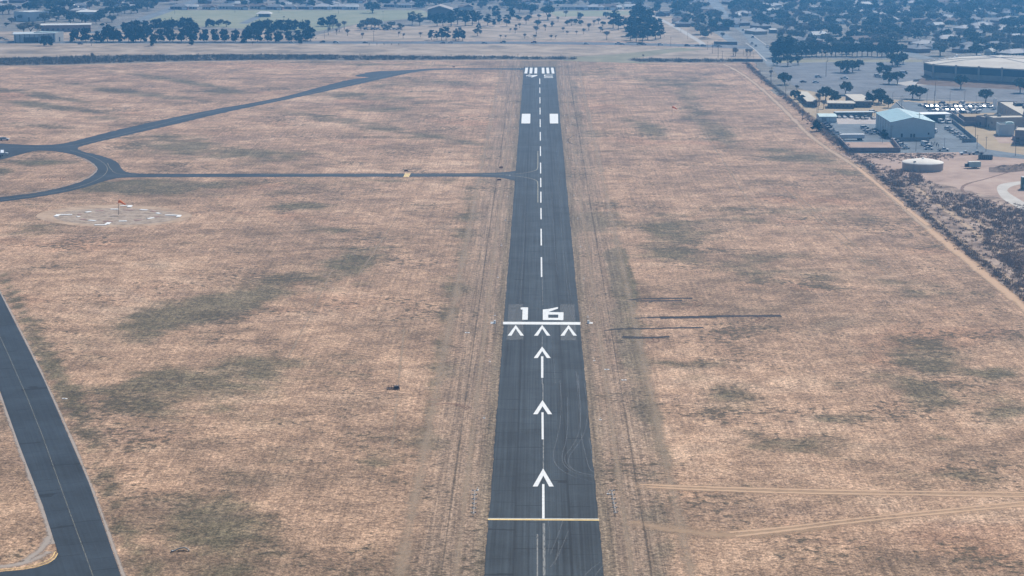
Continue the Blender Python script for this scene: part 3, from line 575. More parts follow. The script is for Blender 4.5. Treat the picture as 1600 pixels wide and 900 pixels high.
# ------------------------------------------------------------------ trees
def leaf_quads(cen, size, r, flat=0.0):
    n = len(cen); a = r.normal(size=(n, 3)); a /= np.linalg.norm(a, axis=1)[:, None]; b = r.normal(size=(n, 3)); b -= a*(a*b).sum(1)[:, None]; b /= np.linalg.norm(b, axis=1)[:, None]
    s = (size*r.uniform(.6, 1.35, n))[:, None]; t = s*r.uniform(.5, .9, n)[:, None]
    V = np.stack([cen - a*s - b*t*.3, cen + b*t, cen + a*s, cen - b*t], 1).reshape(-1, 3)
    return V, np.arange(4*n).reshape(n, 4)
def crown_mesh(kind, seed):
    r = np.random.default_rng(seed); pts = []
    if kind == 'cone':      # dense upright juniper / pine, 10 m
        for k in range(26):
            z = r.uniform(1.2, 9.4); rad = 3.6*(1 - ((z - 3.9)/6.4)**2)**.5 if abs(z - 3.9) < 6.3 else .5; rad = max(rad, .6); a = r.uniform(0, 6.28); q = r.uniform(.35, .95)
            c = np.array([math.cos(a)*rad*q, math.sin(a)*rad*q, z]); n = 34; d = r.normal(size=(n, 3)); d /= np.linalg.norm(d, axis=1)[:, None]
            pts.append(c + d*np.array([1.35, 1.35, 1.0])*r.uniform(.5, 1.05, n)[:, None]*(.55 + .12*rad))
        core = r.normal(size=(160, 3))*np.array([1.5, 1.5, 2.1]) + np.array([0, 0, 4.6]); core = core[core[:, 2] > 1.4]; pts.append(core); sz = .62
    elif kind == 'round':   # broad live oak / elm in leaf, 8 m high and 10 m wide
        for k in range(38):
            d0 = r.normal(size=3); d0 /= np.linalg.norm(d0); d0[2] = abs(d0[2]) if r.random() < .72 else d0[2]
            c = np.array([0, 0, 4.7]) + d0*np.array([3.9, 3.9, 2.5])*r.uniform(.55, 1.0); n = 30; d = r.normal(size=(n, 3)); d /= np.linalg.norm(d, axis=1)[:, None]
            pts.append(c + d*np.array([1.25, 1.25, .9])*r.uniform(.4, 1.05, n)[:, None]*r.uniform(.7, 1.2))
        sz = .55
    else:                   # tall loose pine, 12 m
        for k in range(24):
            z = r.uniform(3.0, 11.0); rad = (2.9 if z < 8 else 2.9 - (z - 8)*.7)*r.uniform(.5, 1); a = r.uniform(0, 6.28)
            c = np.array([math.cos(a)*rad*.8, math.sin(a)*rad*.8, z]); n = 30; d = r.normal(size=(n, 3)); d /= np.linalg.norm(d, axis=1)[:, None]
            pts.append(c + d*np.array([1.25, 1.25, .7])*r.uniform(.5, 1.05, n)[:, None])
        sz = .5
    return leaf_quads(np.concatenate(pts), sz, r)
def bare_tree_geo(seed, lv=4):
    r = random.Random(seed); mb = MB(); tw = []
    def grow(a, d, L, rad, k):
        b = a + d*L
        mb.tube(a, b, rad, rad*.6, 4)
        if k == 0:
            return
        for i in range(r.choice((3, 4))):
            e = (d + Vector((r.uniform(-1, 1), r.uniform(-1, 1), r.uniform(-.25, .6)))*.75).normalized(); grow(a.lerp(b, r.uniform(.7, 1)), e, L*r.uniform(.55, .8), rad*.5, k - 1)
    grow(Vector((0, 0, 1.6)), Vector((r.uniform(-.1, .1), 0, 1)), 1.8, .17, lv - 1)
    V = np.array([v for v in mb.v]); tips = V[r.sample(range(len(V)), min(len(V), 500))]; tips = tips[tips[:, 2] > 2.6]
    R_ = np.random.default_rng(seed); n = len(tips)*3; base = np.repeat(tips, 3, 0); d = R_.normal(size=(n, 3)); d[:, 2] += .55; d /= np.linalg.norm(d, axis=1)[:, None]
    sd = np.cross(d, R_.normal(size=(n, 3))); sd /= np.linalg.norm(sd, axis=1)[:, None]; L = R_.uniform(.7, 1.7, n)[:, None]
    TV = np.stack([base - sd*.055, base + sd*.055, base + d*L], 1).reshape(-1, 3); k = len(mb.v)
    mb.v += [tuple(x) for x in TV]; mb.f += [(k + 3*i, k + 3*i + 1, k + 3*i + 2) for i in range(n)]
    return mb
M_leafd = leaf_material('dark_evergreen_leaves', (.022, .032, .018), (.052, .064, .036))
M_leafo = leaf_material('olive_oak_leaves', (.060, .068, .038), (.125, .13, .078))
M_leafy = leaf_material('dusty_leaves', (.14, .137, .095), (.26, .235, .175))
M_twig = leaf_material('grey_bare_twigs', (.20, .17, .15), (.32, .275, .24))
M_bark = mat('bark', (.10, .078, .06), .9, .2, 2)
def tree_proto(kind, seed, m, name, cat='tree'):
    root = thing(name, 'tree', cat); r = random.Random(seed)
    if kind == 'bare':
        g = bare_tree_geo(seed); g.build('branches', M_twig, root); MB().tube((0, 0, -.1), (0, 0, 1.7), .24, .17).build('trunk', M_bark, root)
    else:
        V, F = crown_mesh(kind, seed); link_mesh('crown', V, F, m, root)
        H = {'cone': 2.6, 'round': 4.6, 'tall': 8.5}[kind]; tb = MB()
        if kind == 'round':
            tb.tube((0, 0, -.1), (.1, 0, 2.1), .34, .24)
            for k in range(4):
                a = k*1.57 + r.uniform(-.4, .4); tb.tube((.1, 0, 1.9), (math.cos(a)*1.9, math.sin(a)*1.9, 4.4), .19, .08, 5)
        else: tb.tube((0, 0, -.1), (.05, 0, H), .24, .12)
        tb.build('trunk', M_bark, root)
    return kids_of(root)
PRO = {
 'cone': [tree_proto('cone', 11 + i, M_leafd, 'evergreen_tree') for i in range(4)],
 'round': [tree_proto('round', 31 + i, M_leafo, 'oak_tree') for i in range(4)],
 'dusty': [tree_proto('round', 51 + i, M_leafy, 'elm_tree') for i in range(3)],
 'tall': [tree_proto('tall', 71 + i, M_leafd, 'pine_tree') for i in range(4)],
 'bare': [tree_proto('bare', 91 + i, None, 'bare_tree') for i in range(4)]}
HT = {'cone': 10, 'round': 8, 'dusty': 8, 'tall': 12, 'bare': 7.0}
WORD = {'cone': 'dark evergreen tree', 'round': 'round olive oak', 'dusty': 'dusty grey-green tree', 'tall': 'loose dark pine', 'bare': 'bare grey tree'}
GROUPS = {}
def tree(kind, x, y, hpx, zone, wide=1.0, label=None):
    """x, y: foot of the trunk in the survey photo; hpx: its height there"""
    GROUPS.setdefault((kind, zone), []).append((x, y, hpx/(M(y)*.985), wide, label))
def flush_trees():
    for (kind, zone), L in GROUPS.items():
        L.sort(key=lambda q: q[0])
        for i, (x, y, h, wd, lab) in enumerate(L):
            s = h/HT[kind]; p = random.choice(PRO[kind])
            if lab is None:
                lab = f'{WORD[kind]}, {nth(i)} from left {zone[0]}' if len(L) > 1 else f'{WORD[kind]} {zone[1]}'
            place(p, G(x, y), random.uniform(0, 6.28), (s*wd, s*wd, s), lab, zone[2] if len(L) > 1 else None)
Z_ROW = ('in the row along the road', 'standing in the row along the road', 'trees in the row along the road')
for x, y, h, wd in [(117, 65.5, 19, 1.1), (134, 65.5, 22, 1), (151, 65.5, 17, 1), (168, 65.5, 26, 1.1), (177, 65.5, 24, .9), (185, 65.5, 19, 1), (201, 65.5, 19, 1.1), (212, 65.5, 22, 1), (220, 65.5, 24, 1), (250, 65.5, 20, 1), (269, 65.5, 20, 1), (284, 65.5, 21, 1), (299, 66, 28, .9), (319, 65.5, 20, 1), (336, 65.5, 20, 1), (351, 65.5, 20, 1), (368, 65.5, 19, 1), (385, 66, 22, 1.1), (402, 65.5, 21, 1), (419, 65.5, 18, 1), (435, 65.5, 19, 1), (451, 65.5, 17, 1), (467, 65.5, 19, 1.1), (485, 63.5, 21, 1.1), (477, 63, 17, .9)]:
    tree('cone', x, y, h*1.02, Z_ROW, wd*.98)
Z_ROW2 = ('in the belt behind the roadside row', 'in the belt behind the roadside row', 'trees in the belt behind the roadside row')
for x, y, h in [(196, 52, 19), (205, 51, 20), (215, 50, 21), (228, 48, 18), (240, 46, 18), (250, 46, 20), (258, 45, 18), (268, 45, 20), (278, 44, 16), (287, 45, 20), (296, 44, 18), (305, 52, 20), (326, 42, 14), (333, 41, 11), (390, 56, 18), (398, 54, 22), (408, 52, 22), (420, 51, 23), (432, 50, 20), (441, 50, 22), (452, 50, 22), (461, 48, 19), (472, 47, 18), (480, 46, 17), (232, 56, 20), (262, 57, 18), (290, 57, 18), (405, 43, 14), (413, 42, 12)]:
    tree('cone', x, y, h*.9, Z_ROW2, 1.05)
for x, y, h, wd, l in [(68, 71.5, 17, .75, 'dark evergreen tree, left of two standing before the flat-roofed shop'), (79, 72, 15, .75, 'dark evergreen tree, right of two standing before the flat-roofed shop'), (240, 71.5, 19, .8, 'dark evergreen tree alone in the dry verge, left one before the roadside row'), (299, 70.5, 9, 1.2, 'low dark bush-like evergreen on the verge before the roadside row'), (469, 69, 8, 1.2, 'low dark evergreen beside the road, right end of the roadside row')]:
    tree('cone', x, y, h, ('on the verge', '', ''), wd, l)
tree('bare', 143, 71.5, 13, ('x', '', ''), 1, 'bare grey tree on the dry verge before the roadside row')
tree('bare', 145, 94, 13, ('x', '', ''), 1, 'bare shrubby tree growing out of the ditch')
tree('bare', 395, 71, 7, ('x', '', ''), 1, 'small bare tree on the verge before the roadside row')
Z_SF = ('beside the sports field', 'beside the sports field', 'trees beside the sports field')
for x, y, h in [(502, 41, 14), (515, 41, 16), (521, 40, 17)]: tree('cone', x, y, h, Z_SF, 1.2)
for x, y, h in [(342, 41, 9), (354, 42, 10), (582, 20, 18), (345, 38, 8)]: tree('round', x, y, h, Z_SF, 1.25)
for x, y, h in [(520, 45, 15), (530, 50, 16), (538, 46, 15), (513, 55, 14), (526, 54, 10)]: tree('bare', x, y, h, Z_SF, 1.1)
Z_TL = ('around the buildings beyond the roadside row', 'around the buildings beyond the row', 'trees around the far left buildings')
for x, y, h in [(4, 22, 14), (14, 22, 16), (33, 33, 11), (45, 17, 14), (58, 16, 14), (70, 35, 16), (80, 18, 16), (92, 27, 18), (100, 15, 15), (104, 30, 14), (115, 33, 15), (128, 35, 14), (134, 36, 12), (110, 36, 12), (72, 29, 14), (88, 33, 14), (155, 33, 14), (160, 27, 13), (172, 25, 15), (184, 24, 14), (195, 21, 13), (205, 21, 12), (215, 20, 13), (238, 12, 14), (230, 15, 14), (150, 37, 12), (142, 32, 10), (18, 36, 9), (58, 33, 8), (10, 42, 7), (160, 42, 6), (175, 35, 12)]:
    tree('round' if (x*7 + y) % 3 else 'dusty', x, y, h, Z_TL, 1.25)
tree('dusty', 48, 52, 18, ('x', '', ''), 1.9, 'broad brownish tree spreading behind the flat-roofed shop'); tree('dusty', 37, 50, 14, ('x', '', ''), 1.5, 'brownish tree at the left shoulder of the flat-roofed shop')
Z_SHED = ('around the gabled hall', 'by the gabled hall', 'trees around the gabled hall')
for x, y, h in [(644, 39, 23), (656, 40, 21), (672, 35, 14), (683, 41, 22), (692, 40, 21), (705, 41, 26), (715, 38, 26), (727, 40, 26), (738, 39, 25), (748, 36, 20), (762, 40, 20), (780, 37, 15), (792, 41, 19), (798, 30, 20), (775, 30, 22), (772, 41, 12)]:
    tree('tall', x, y, h, Z_SHED, 1.35)
Z_RS = ('in the clump beside the through road', 'beside the through road', 'pines in the clump beside the through road')
for x, y, h in [(674, 62.5, 17), (683, 62, 15), (690, 63.5, 20), (697, 63, 22), (712, 64, 18), (717, 62, 21), (723, 64, 18), (748, 49, 13)]: tree('tall', x, y, h, Z_RS, 1.3)
tree('dusty', 746, 56, 12, ('x', '', ''), 1.1, 'pale leafless round tree right of the roadside pine clump')
Z_BR = ('along the parked cars left of the hall', 'along the parked cars', 'trees along the parked cars left of the hall')
for x, y, h in [(564, 47, 11), (572, 44, 14), (580, 42, 15), (586, 45, 16), (592, 43, 10), (600, 46, 9), (612, 43, 10), (624, 42, 6), (628, 46, 8), (606, 47, 8)]: tree('dusty', x, y, h, Z_BR, 1.2)
Z_PARK = ('scattered over the park', 'in the park', 'bare trees scattered over the park')
for x, y, h in [(566, 60, 9), (623, 57, 8), (630, 60, 8), (657, 58, 8), (543, 56, 11), (805, 52, 9), (812, 44, 8), (820, 60, 8), (838, 54, 14), (836, 62, 8), (852, 48, 10), (862, 42, 9), (861, 62, 8), (868, 61, 6), (880, 50, 8), (886, 55, 7), (893, 40, 11), (905, 35, 10), (901, 54, 6), (912, 53, 9), (920, 48, 12), (928, 40, 9), (935, 38, 10), (941, 52, 8), (948, 62, 14), (938, 50, 9), (822, 38, 12), (830, 28, 9), (884, 26, 10), (905, 27, 8), (842, 31, 9), (806, 46, 8), (782, 60, 6), (790, 60, 5), (1146, 87, 13), (1149, 88, 13), (1167, 87, 11), (1172, 87, 11), (872, 34, 8), (797, 51, 7), (1005, 90, 5)]:
    tree('bare', x, y, h*1.1, Z_PARK, 1.25)
for x, y, h in [(826, 32, 8), (840, 41, 9), (808, 31, 7), (887, 40, 8), (908, 40, 8), (899, 38, 8), (942, 42, 8), (907, 29, 8), (863, 42, 6), (947, 28, 9), (812, 32, 6)]: tree('round', x, y, h*1.1, ('among the bare trees of the park', '', 'green trees among the park trees'), 1)
tree('round', 856, 31, 23, ('x', '', ''), 1.0, 'large dark round tree at the back of the park')
Z_CL = ('in the park corner clump', '', 'pines in the big clump at the park corner')
for x, y, h in [(958, 44, 26), (966, 46, 24), (975, 44, 20), (984, 56, 30), (990, 48, 34), (1000, 40, 36), (998, 58, 32), (985, 63, 24), (994, 65, 26), (1004, 65, 27), (1012, 62, 28), (1009, 50, 28), (1024, 62, 26), (1020, 55, 30), (1032, 60, 22), (1029, 50, 22), (1015, 38, 26), (992, 30, 22), (1004, 28, 20), (962, 33, 20)]:
    tree('tall', x, y, h, Z_CL, 1.3)
Z_LOT = ('among the car park island trees', 'on the car park', 'oaks on the car park islands')
for x, y, h in [(1214, 102.5, 14), (1231, 103, 18), (1247, 101, 14), (1226, 132, 20), (1314, 113, 19), (1323, 113.5, 21), (1332, 113, 19), (1342, 109, 16), (1394, 102, 19), (1402, 103.5, 21), (1411, 100, 17), (1381, 120, 20), (1389, 131, 20), (1402, 131.5, 20), (1426, 154, 22), (1437, 155.5, 21), (1375, 109, 12), (1501, 139, 22), (1540, 160.5, 22), (1594, 145, 23), (1321, 148, 21), (1640, 150, 22)]:
    tree('round', x, y, h, Z_LOT, 1.0)
Z_CO = ('around the low brown buildings', 'by the low brown buildings', 'trees around the low brown buildings')
for x, y, h in [(1242, 155, 15), (1253, 160, 12), (1290, 157, 22), (1300, 160, 20), (1306, 163, 16), (1373, 160, 22), (1377, 163, 20), (1388, 168, 15), (1364, 161, 14)]: tree('round', x, y, h, Z_CO, 1.0)
tree('cone', 1358, 166, 22, ('x', '', ''), .8, 'dark evergreen leaning beside the longest brown building')
for x, y, h in [(1245, 143, 12), (1274, 168, 14), (1280, 165, 22), (1287, 170, 16), (1204, 120, 12), (1384, 208, 14)]: tree('bare', x, y, h, Z_CO, 1.1)
tree('cone', 1276, 205, 16, ('x', '', ''), 1.3, 'dark bushy evergreen at the fence beside the small teal-roofed shed')
tree('cone', 1381, 215, 13, ('x', '', ''), 1.2, 'small dark tree at the left wall of the metal hall')
Z_BK = ('in the row behind the car park', '', 'trees in the row behind the car park')
for i in range(26):
    tree('round', 1212 + i*7.9 + random.uniform(-1.5, 1.5), 88.0 + random.uniform(-.5, .6) + (2 if i < 4 else 0), random.uniform(18, 23), Z_BK, .85)
tree('cone', 1224, 90, 33, ('x', '', ''), 1.5, 'tallest dark evergreen at the avenue corner of the car park')
n_fixed = sum(len(v) for v in GROUPS.values())
# the wooded suburb: the nearest trees one by one, the rest as one far-off mass
SUB = [(1050, -12), (1660, -12), (1660, 92), (1470, 88), (1440, 92), (1415, 86), (1225, 84), (1212, 66), (1160, 42), (1128, 22), (1112, 8)]
SUB2 = [(1030, -12), (1100, -12), (1112, 20), (1160, 62), (1140, 64), (1104, 62), (1064, 44), (1020, 20)]
TOPL = [(-60, -12), (1040, -12), (1012, 12), (860, 15), (800, 26), (700, 12), (660, 14), (265, 14), (235, 18), (180, 20), (-60, 16)]
def inside(p, poly):
    c = False; n = len(poly)
    for i in range(n):
        (x0, y0), (x1, y1) = poly[i], poly[(i + 1) % n]
        if (y0 > p[1]) != (y1 > p[1]) and p[0] < (x1 - x0)*(p[1] - y0)/(y1 - y0) + x0: c = not c
    return c
AVOID = [[(1104, -6), (1120, -6), (1143, 22), (1146, 32), (1128, 34), (1104, 10)], [(1158, 46), (1168, 42), (1216, 73), (1212, 80), (1176, 70)], [(1398, 68), (1455, 88), (1440, 95), (1404, 86)], [(1090, 30), (1103, 31), (1156, 66), (1140, 68)], [(275, 14), (285, 2), (335, -12), (350, -12), (300, 14)]]
def scatter(poly, n, mind):
    out = []; w4 = [G(*p) for p in poly]; x0, x1 = min(p.x for p in w4), max(p.x for p in w4); y0, y1 = min(p.y for p in w4), max(p.y for p in w4)
    for _ in range(n*60):
        if len(out) >= n: break
        X, Y = random.uniform(x0, x1), random.uniform(y0, y1); q = P(X, Y)
        if not inside(q, poly) or any(inside(q, a) for a in AVOID): continue
        if any((X - a[0])**2 + (Y - a[1])**2 < mind**2 for a in out): continue
        out.append((X, Y))
    return out
HOUSES = []
for poly, n, md in ((SUB, 170, 22), (SUB2, 20, 22), (TOPL, 90, 28)):
    HOUSES += scatter(poly, n, md)
TP = []
for poly, n, md in ((SUB, 900, 8.0), (SUB2, 100, 7), (TOPL, 480, 9)):
    TP += [(X, Y) for X, Y in scatter(poly, n, md) if all((X - a)**2 + (Y + 9 - b)**2 > 110 for a, b in HOUSES)]
TP.sort(key=lambda p: p[1])
n_near = max(0, 296 - n_fixed - 0)
bandz = [('just behind the car park tree row', 'trees of the suburb behind the car park'), ('in the suburb left of the avenue', 'trees of the suburb left of the avenue'), ('among the farthest houses', 'trees along the far houses'), ('behind the big arena', 'trees of the suburb behind the arena')]
far = []
for i, (X, Y) in enumerate(TP):
    x, y = P(X, Y); kd = random.choices(('round', 'dusty', 'bare', 'cone', 'tall'), (22, 32, 36, 6, 4))[0]; h = random.uniform(7, 11.5) if kd != 'tall' else random.uniform(9, 14)
    if i < n_near:
        z = bandz[1] if x < 1160 and x > 1015 else bandz[2] if x < 1020 else bandz[0] if x < 1425 else bandz[3]
        tree(kd, x, y, h*M(y), (z[0], z[0], z[1]), 1.2)
    else: far.append((kd, X, Y, h))
flush_trees()
def mass(kinds, m, name):
    V, F, k = [], [], 0
    for kd, X, Y, h in far:
        if kd not in kinds: continue
        o = random.choice(PRO[kd]); c = [x for x in KIDS[o.name] if x.name.startswith(('crown', 'branches'))][0].data
        v = np.empty(len(c.vertices)*3, np.float32); c.vertices.foreach_get('co', v); v = v.reshape(-1, 3); a = random.uniform(0, 6.28); s = h/HT[kd]
        rot = np.array([[math.cos(a), -math.sin(a), 0], [math.sin(a), math.cos(a), 0], [0, 0, 1]]); q = v @ rot.T*np.array([s*1.2, s*1.2, s]) + np.array([X, Y, 0])
        V.append(q); F += [tuple(i + k for i in p.vertices) for p in c.polygons]; k += len(q)
    if V: struct(link_mesh(name, np.concatenate(V), F, m), 'stuff')
mass(('round', 'cone', 'tall'), M_leafo, 'distant_woodland'); mass(('dusty',), M_leafy, 'distant_woodland'); mass(('bare',), M_twig, 'distant_woodland')

# scrub: twiggy brush that nobody could count
def brush(name, polys, n, hr, m, k=16, thin=.05, lines=()):
    r = np.random.default_rng(len(name) + n); P0 = []
    def area(pl_): q = [G(*a) for a in pl_]; return abs(sum(a.x*b_.y - b_.x*a.y for a, b_ in zip(q, q[1:] + q[:1])))
    tot = sum(area(q) for q in polys) or 1
    for poly in polys:
        per_ = int(n*area(poly)/tot)
        w4 = [G(*p) for p in poly]; x0, x1 = min(p.x for p in w4), max(p.x for p in w4); y0, y1 = min(p.y for p in w4), max(p.y for p in w4); c = 0
        for _ in range(per_*30):
            if c >= per_: break
            X, Y = random.uniform(x0, x1), random.uniform(y0, y1)
            if inside(P(X, Y), poly): P0.append((X, Y)); c += 1
    for pts, cnt, wd in lines:
        w4 = [G(*p) for p in chaikin(pts, 1, False)]; L = [(b - a).length for a, b in zip(w4, w4[1:])]
        for _ in range(cnt):
            i = random.choices(range(len(L)), L)[0]; q = w4[i].lerp(w4[i + 1], random.random()); P0.append((q.x + random.gauss(0, wd), q.y + random.gauss(0, wd)))
    P0 = np.array(P0); N = len(P0); h = r.uniform(hr[0], hr[1], N)
    base = np.repeat(np.c_[P0, np.zeros(N)], k, 0); hh = np.repeat(h, k)
    d = r.normal(size=(N*k, 3)); d[:, 2] = np.abs(d[:, 2]) + .5; d /= np.linalg.norm(d, axis=1)[:, None]
    st = base + r.normal(size=(N*k, 3))*np.c_[hh*.45, hh*.45, hh*0] ; tip = st + d*(hh*r.uniform(.5, 1.1, N*k))[:, None]
    sd = np.cross(d, r.normal(size=(N*k, 3))); sd /= np.linalg.norm(sd, axis=1)[:, None]; wv = (hh*.018 + .035)[:, None]
    V = np.stack([st - sd*wv, st + sd*wv, tip + sd*wv*1.6, tip - sd*wv*1.6], 1).reshape(-1, 3)
    return struct(link_mesh(name, V, np.arange(4*N*k).reshape(-1, 4), m), 'stuff')
M_brush = leaf_material('brown_brush', (.22, .175, .145), (.38, .31, .26))
M_brush2 = leaf_material('grey_green_brush', (.12, .115, .085), (.25, .215, .165))
brush('ditch_scrub', [[(-60, 92), (30, 91), (150, 88), (400, 86.5), (530, 87), (530, 93), (400, 93.6), (250, 96), (100, 100.5), (-60, 103)], [(530, 88), (800, 89.5), (900, 91), (900, 93.2), (800, 92.7), (540, 94)], [(980, 93), (1080, 93.5), (1190, 94.5), (1190, 96.5), (1060, 97.3), (1000, 96.5)]], 2600, (.7, 2.4), M_brush2, 16)
brush('fence_line_scrub', [], 0, (.3, 1.2), M_brush, 17, lines=[([(1165, 99), (1200, 131), (1232, 156), (1262, 184), (1300, 222), (1340, 250), (1377, 277), (1414, 310), (1452, 342), (1503, 384), (1607, 469), (1655, 510)], 900, 1.3), ([(1345, 248), (1380, 273), (1415, 303), (1450, 330)], 160, 2.5), ([(1285, 196), (1310, 222), (1330, 241)], 200, 1.5)])
brush('scrubland_brush', [[(1388, 266), (1440, 268), (1442, 290), (1400, 292), (1384, 280)], [(1455, 298), (1500, 306), (1560, 320), (1600, 330), (1640, 345), (1640, 378), (1560, 356), (1500, 338), (1460, 318)], [(1530, 355), (1640, 372), (1640, 440), (1580, 425), (1545, 395)], [(1560, 398), (1640, 425), (1640, 500), (1600, 462)]], 1250, (.4, 1.8), M_brush, 17)
brush('scattered_brush', [[(1340, 252), (1400, 262), (1480, 295), (1640, 330), (1640, 500), (1600, 468), (1470, 360), (1375, 282)], [(1370, 250), (1410, 240), (1500, 240), (1480, 252), (1410, 256)]], 800, (.3, 1.1), M_brush, 18)
brush('dry_tussocks', [[(1345, 241), (1495, 240), (1488, 247), (1350, 248)]], 260, (.3, .9), M_brush, 12)

# ------------------------------------------------------------------ buildings
M_teal = mat('teal_metal_roof', (.30, .49, .53), .5, .1, .3, metal=.0, spec=.5)
M_teal2 = mat('pale_teal_roof', (.42, .55, .53), .6, .12, .3)
M_wallg = mat('pale_metal_wall', (.46, .50, .50), .7, .08, .3)
M_wallb = mat('buff_wall', (.34, .30, .26), .85, .1, .3)
M_walld = mat('dark_brown_wall', (.15, .12, .105), .85, .15, .5)  # the walls' own dark brown with random weathering noise
M_brick = mat('pinkish_brick', (.30, .20, .165), .85, .15, .5)
M_rooft = mat('tan_roof', (.50, .45, .36), .8, .12, .3)
M_roofw = mat('white_membrane_roof', (.60, .58, .52), .8, .1, .1)
M_trim = mat('white_trim', (.74, .74, .72), .6, .06)
M_glass = mat('dark_glass', (.025, .032, .04), .2, .1, .5, spec=.6)
M_dkband = mat('dark_bronze_band', (.045, .05, .058), .5, .15, .3)
M_metal = mat('grey_metal', (.22, .23, .24), .5, .12, 2, metal=.3)
M_pole = mat('weathered_pole', (.12, .10, .085), .85, .2, 2)
M_blk = mat('black_rubber', (.02, .02, .022), .9, .2, 2)
M_wfence = mat('slatted_fence_grey', (.24, .245, .25), .85, .2, 1.5)
M_wallpen = mat('mauve_block_wall', (.23, .195, .19), .9, .15, .6)

class Frame:
    """a building's own axes: u along the front wall, v into the depth"""
    def __init__(s, fl, fr, back=None, depth=None):
        a, b = G(*fl), G(*fr); s.o = a; d = b - a; s.w = d.length; s.rz = math.atan2(d.y, d.x)
        if back: v = G(*back) - a; s.d = v.length; v.normalize(); u = Vector((v.y, -v.x, 0)); s.w = abs(d.dot(u)); s.rz = math.atan2(u.y, u.x)
        else: s.d = depth
def windows(root, W, D, rows, n, face='front', size=(1.2, 1.2), m=None, name='window', x0=1.5):
    for z in rows:
        for i in range(n):
            t = x0 + ((W if face == 'front' else D) - 2*x0)*(i/(n - 1) if n > 1 else .5)
            b = MB(); h = size[0]/2
            if face == 'front': b.box(t - h, t + h, -.05, .05, z, z + size[1])
            elif face == 'left': b.box(-.05, .05, t - h, t + h, z, z + size[1])
            b.build(name, m or M_glass, root)
def gable_building(name, label, cat, fr, eave, ridge, wall_m, roof_m, over=.3, along='v', trim=None, group=None):
    """along: which way the ridge runs"""
    root = thing(name, label, cat, fr.o, fr.rz, group); W, D = fr.w, fr.d
    if along == 'v':
        w_ = MB().profile([(0, 0), (W, 0), (W, eave), (W/2, ridge), (0, eave)], 0, D); w_.build('wall', wall_m, root)
        r = MB(); t = .18
        for sx in (0, 1):
            x0 = -over if sx == 0 else W + over; z0 = eave - (ridge - eave)/(W/2)*over
            r.add([(x0, -over, z0 + .02), (W/2, -over, ridge + .02), (W/2, D + over, ridge + .02), (x0, D + over, z0 + .02), (x0, -over, z0 + t), (W/2, -over, ridge + t), (W/2, D + over, ridge + t), (x0, D + over, z0 + t)], _bx)
        r.build('roof', roof_m, root)
    else:
        w_ = MB(); w_.add([(0, 0, 0), (0, D, 0), (0, D, eave), (0, D/2, ridge), (0, 0, eave), (W, 0, 0), (W, D, 0), (W, D, eave), (W, D/2, ridge), (W, 0, eave)], [(0, 4, 3, 2, 1), (5, 6, 7, 8, 9), (0, 5, 9, 4), (1, 2, 7, 6), (0, 1, 6, 5)])
        w_.build('wall', wall_m, root); r = MB(); t = .2; k = (ridge - eave)/(D/2)*over
        for sy in (0, 1):
            y0 = -over if sy == 0 else D + over
            r.add([(-over, y0, eave - k + .02), (W + over, y0, eave - k + .02), (W + over, D/2, ridge + .02), (-over, D/2, ridge + .02), (-over, y0, eave - k + t), (W + over, y0, eave - k + t), (W + over, D/2, ridge + t), (-over, D/2, ridge + t)], _bx)
        r.build('roof', roof_m, root)
    return root
def flat_building(name, label, cat, fr, H, wall_m, roof_m, parapet=.5, over=0, group=None, band=None):
    root = thing(name, label, cat, fr.o, fr.rz, group); W, D = fr.w, fr.d
    MB().box(0, W, 0, D, 0, H).build('wall', wall_m, root)
    if over: MB().box(-over, W + over, -over, D + over, H + .01, H + .35).build('roof', roof_m, root)
    else:
        MB().box(.25, W - .25, .25, D - .25, H + .003, H + .06).build('roof', roof_m, root)
        p = MB()
        for x0, x1, y0, y1 in ((0, W, 0, .25), (0, W, D - .25, D), (0, .25, .25, D - .25), (W - .25, W, .25, D - .25)): p.box(x0, x1, y0, y1, H + .002, H + parapet)
        p.build('parapet', wall_m, root)
    if band: MB().box(-.03, W + .03, -.03, .0, H - band, H - .05).build('fascia', M_trim, root)
    return root
def rooftop(root, L, m=None):
    for x, y, z, sx, sy, sz in L:
        b = MB(); b.box(x, x + sx, y, y + sy, z, z + sz, (.96, .96)); b.box(x + sx*.2, x + sx*.8, y + sy*.2, y + sy*.8, z + sz, z + sz + .25); b.build('rooftop_unit', m or M_metal, root)

# large metal hall with the teal roof
f = Frame((1391.3, 215.2), (1459.5, 215), back=(1368, 199.5))
hall = gable_building('metal_hall', 'large pale metal hall with teal gabled roof in the fenced yard', 'building', f, 8.1, 10.6, M_wallg, M_teal, .35)
for t, wd, h in ((5.4, 1.0, 2.2), (10.3, .9, 2.1), (11.9, .9, 2.1), (19.4, .8, 1.0)): MB().box(t, t + wd, -.07, .03, .1 if h > 1.5 else 1.6, h if h > 1.5 else 2.6).build('door' if h > 1.5 else 'window', M_glass, hall)
MB().tube((f.w/2, -.36, 10.68), (f.w/2, f.d + .36, 10.68), .16).build('ridge_cap', M_trim, hall)
b = MB(); b.box(-.1, .02, -.06, .06, 0, 8); b.box(f.w - .02, f.w + .1, -.06, .06, 0, 8)
for i in range(1, 6): b.tube((-.08, f.d*i/6, .1), (-.08, f.d*i/6, 7.9), .07, k=5)
b.build('downpipe', M_metal, hall)
# panel seams on the roof
b = MB()
for i in range(1, 18):
    y = f.d*i/18
    for sx in (0, 1):
        x0 = -.2 if sx == 0 else f.w + .2
        b.add([(x0, y, 8.27), (f.w/2, y, 10.8), (f.w/2, y + .12, 10.8), (x0, y + .12, 8.27), (x0, y, 8.3), (f.w/2, y, 10.84), (f.w/2, y + .12, 10.84), (x0, y + .12, 8.3)], _bx)
b.build('roof_seam', M_teal2, hall)
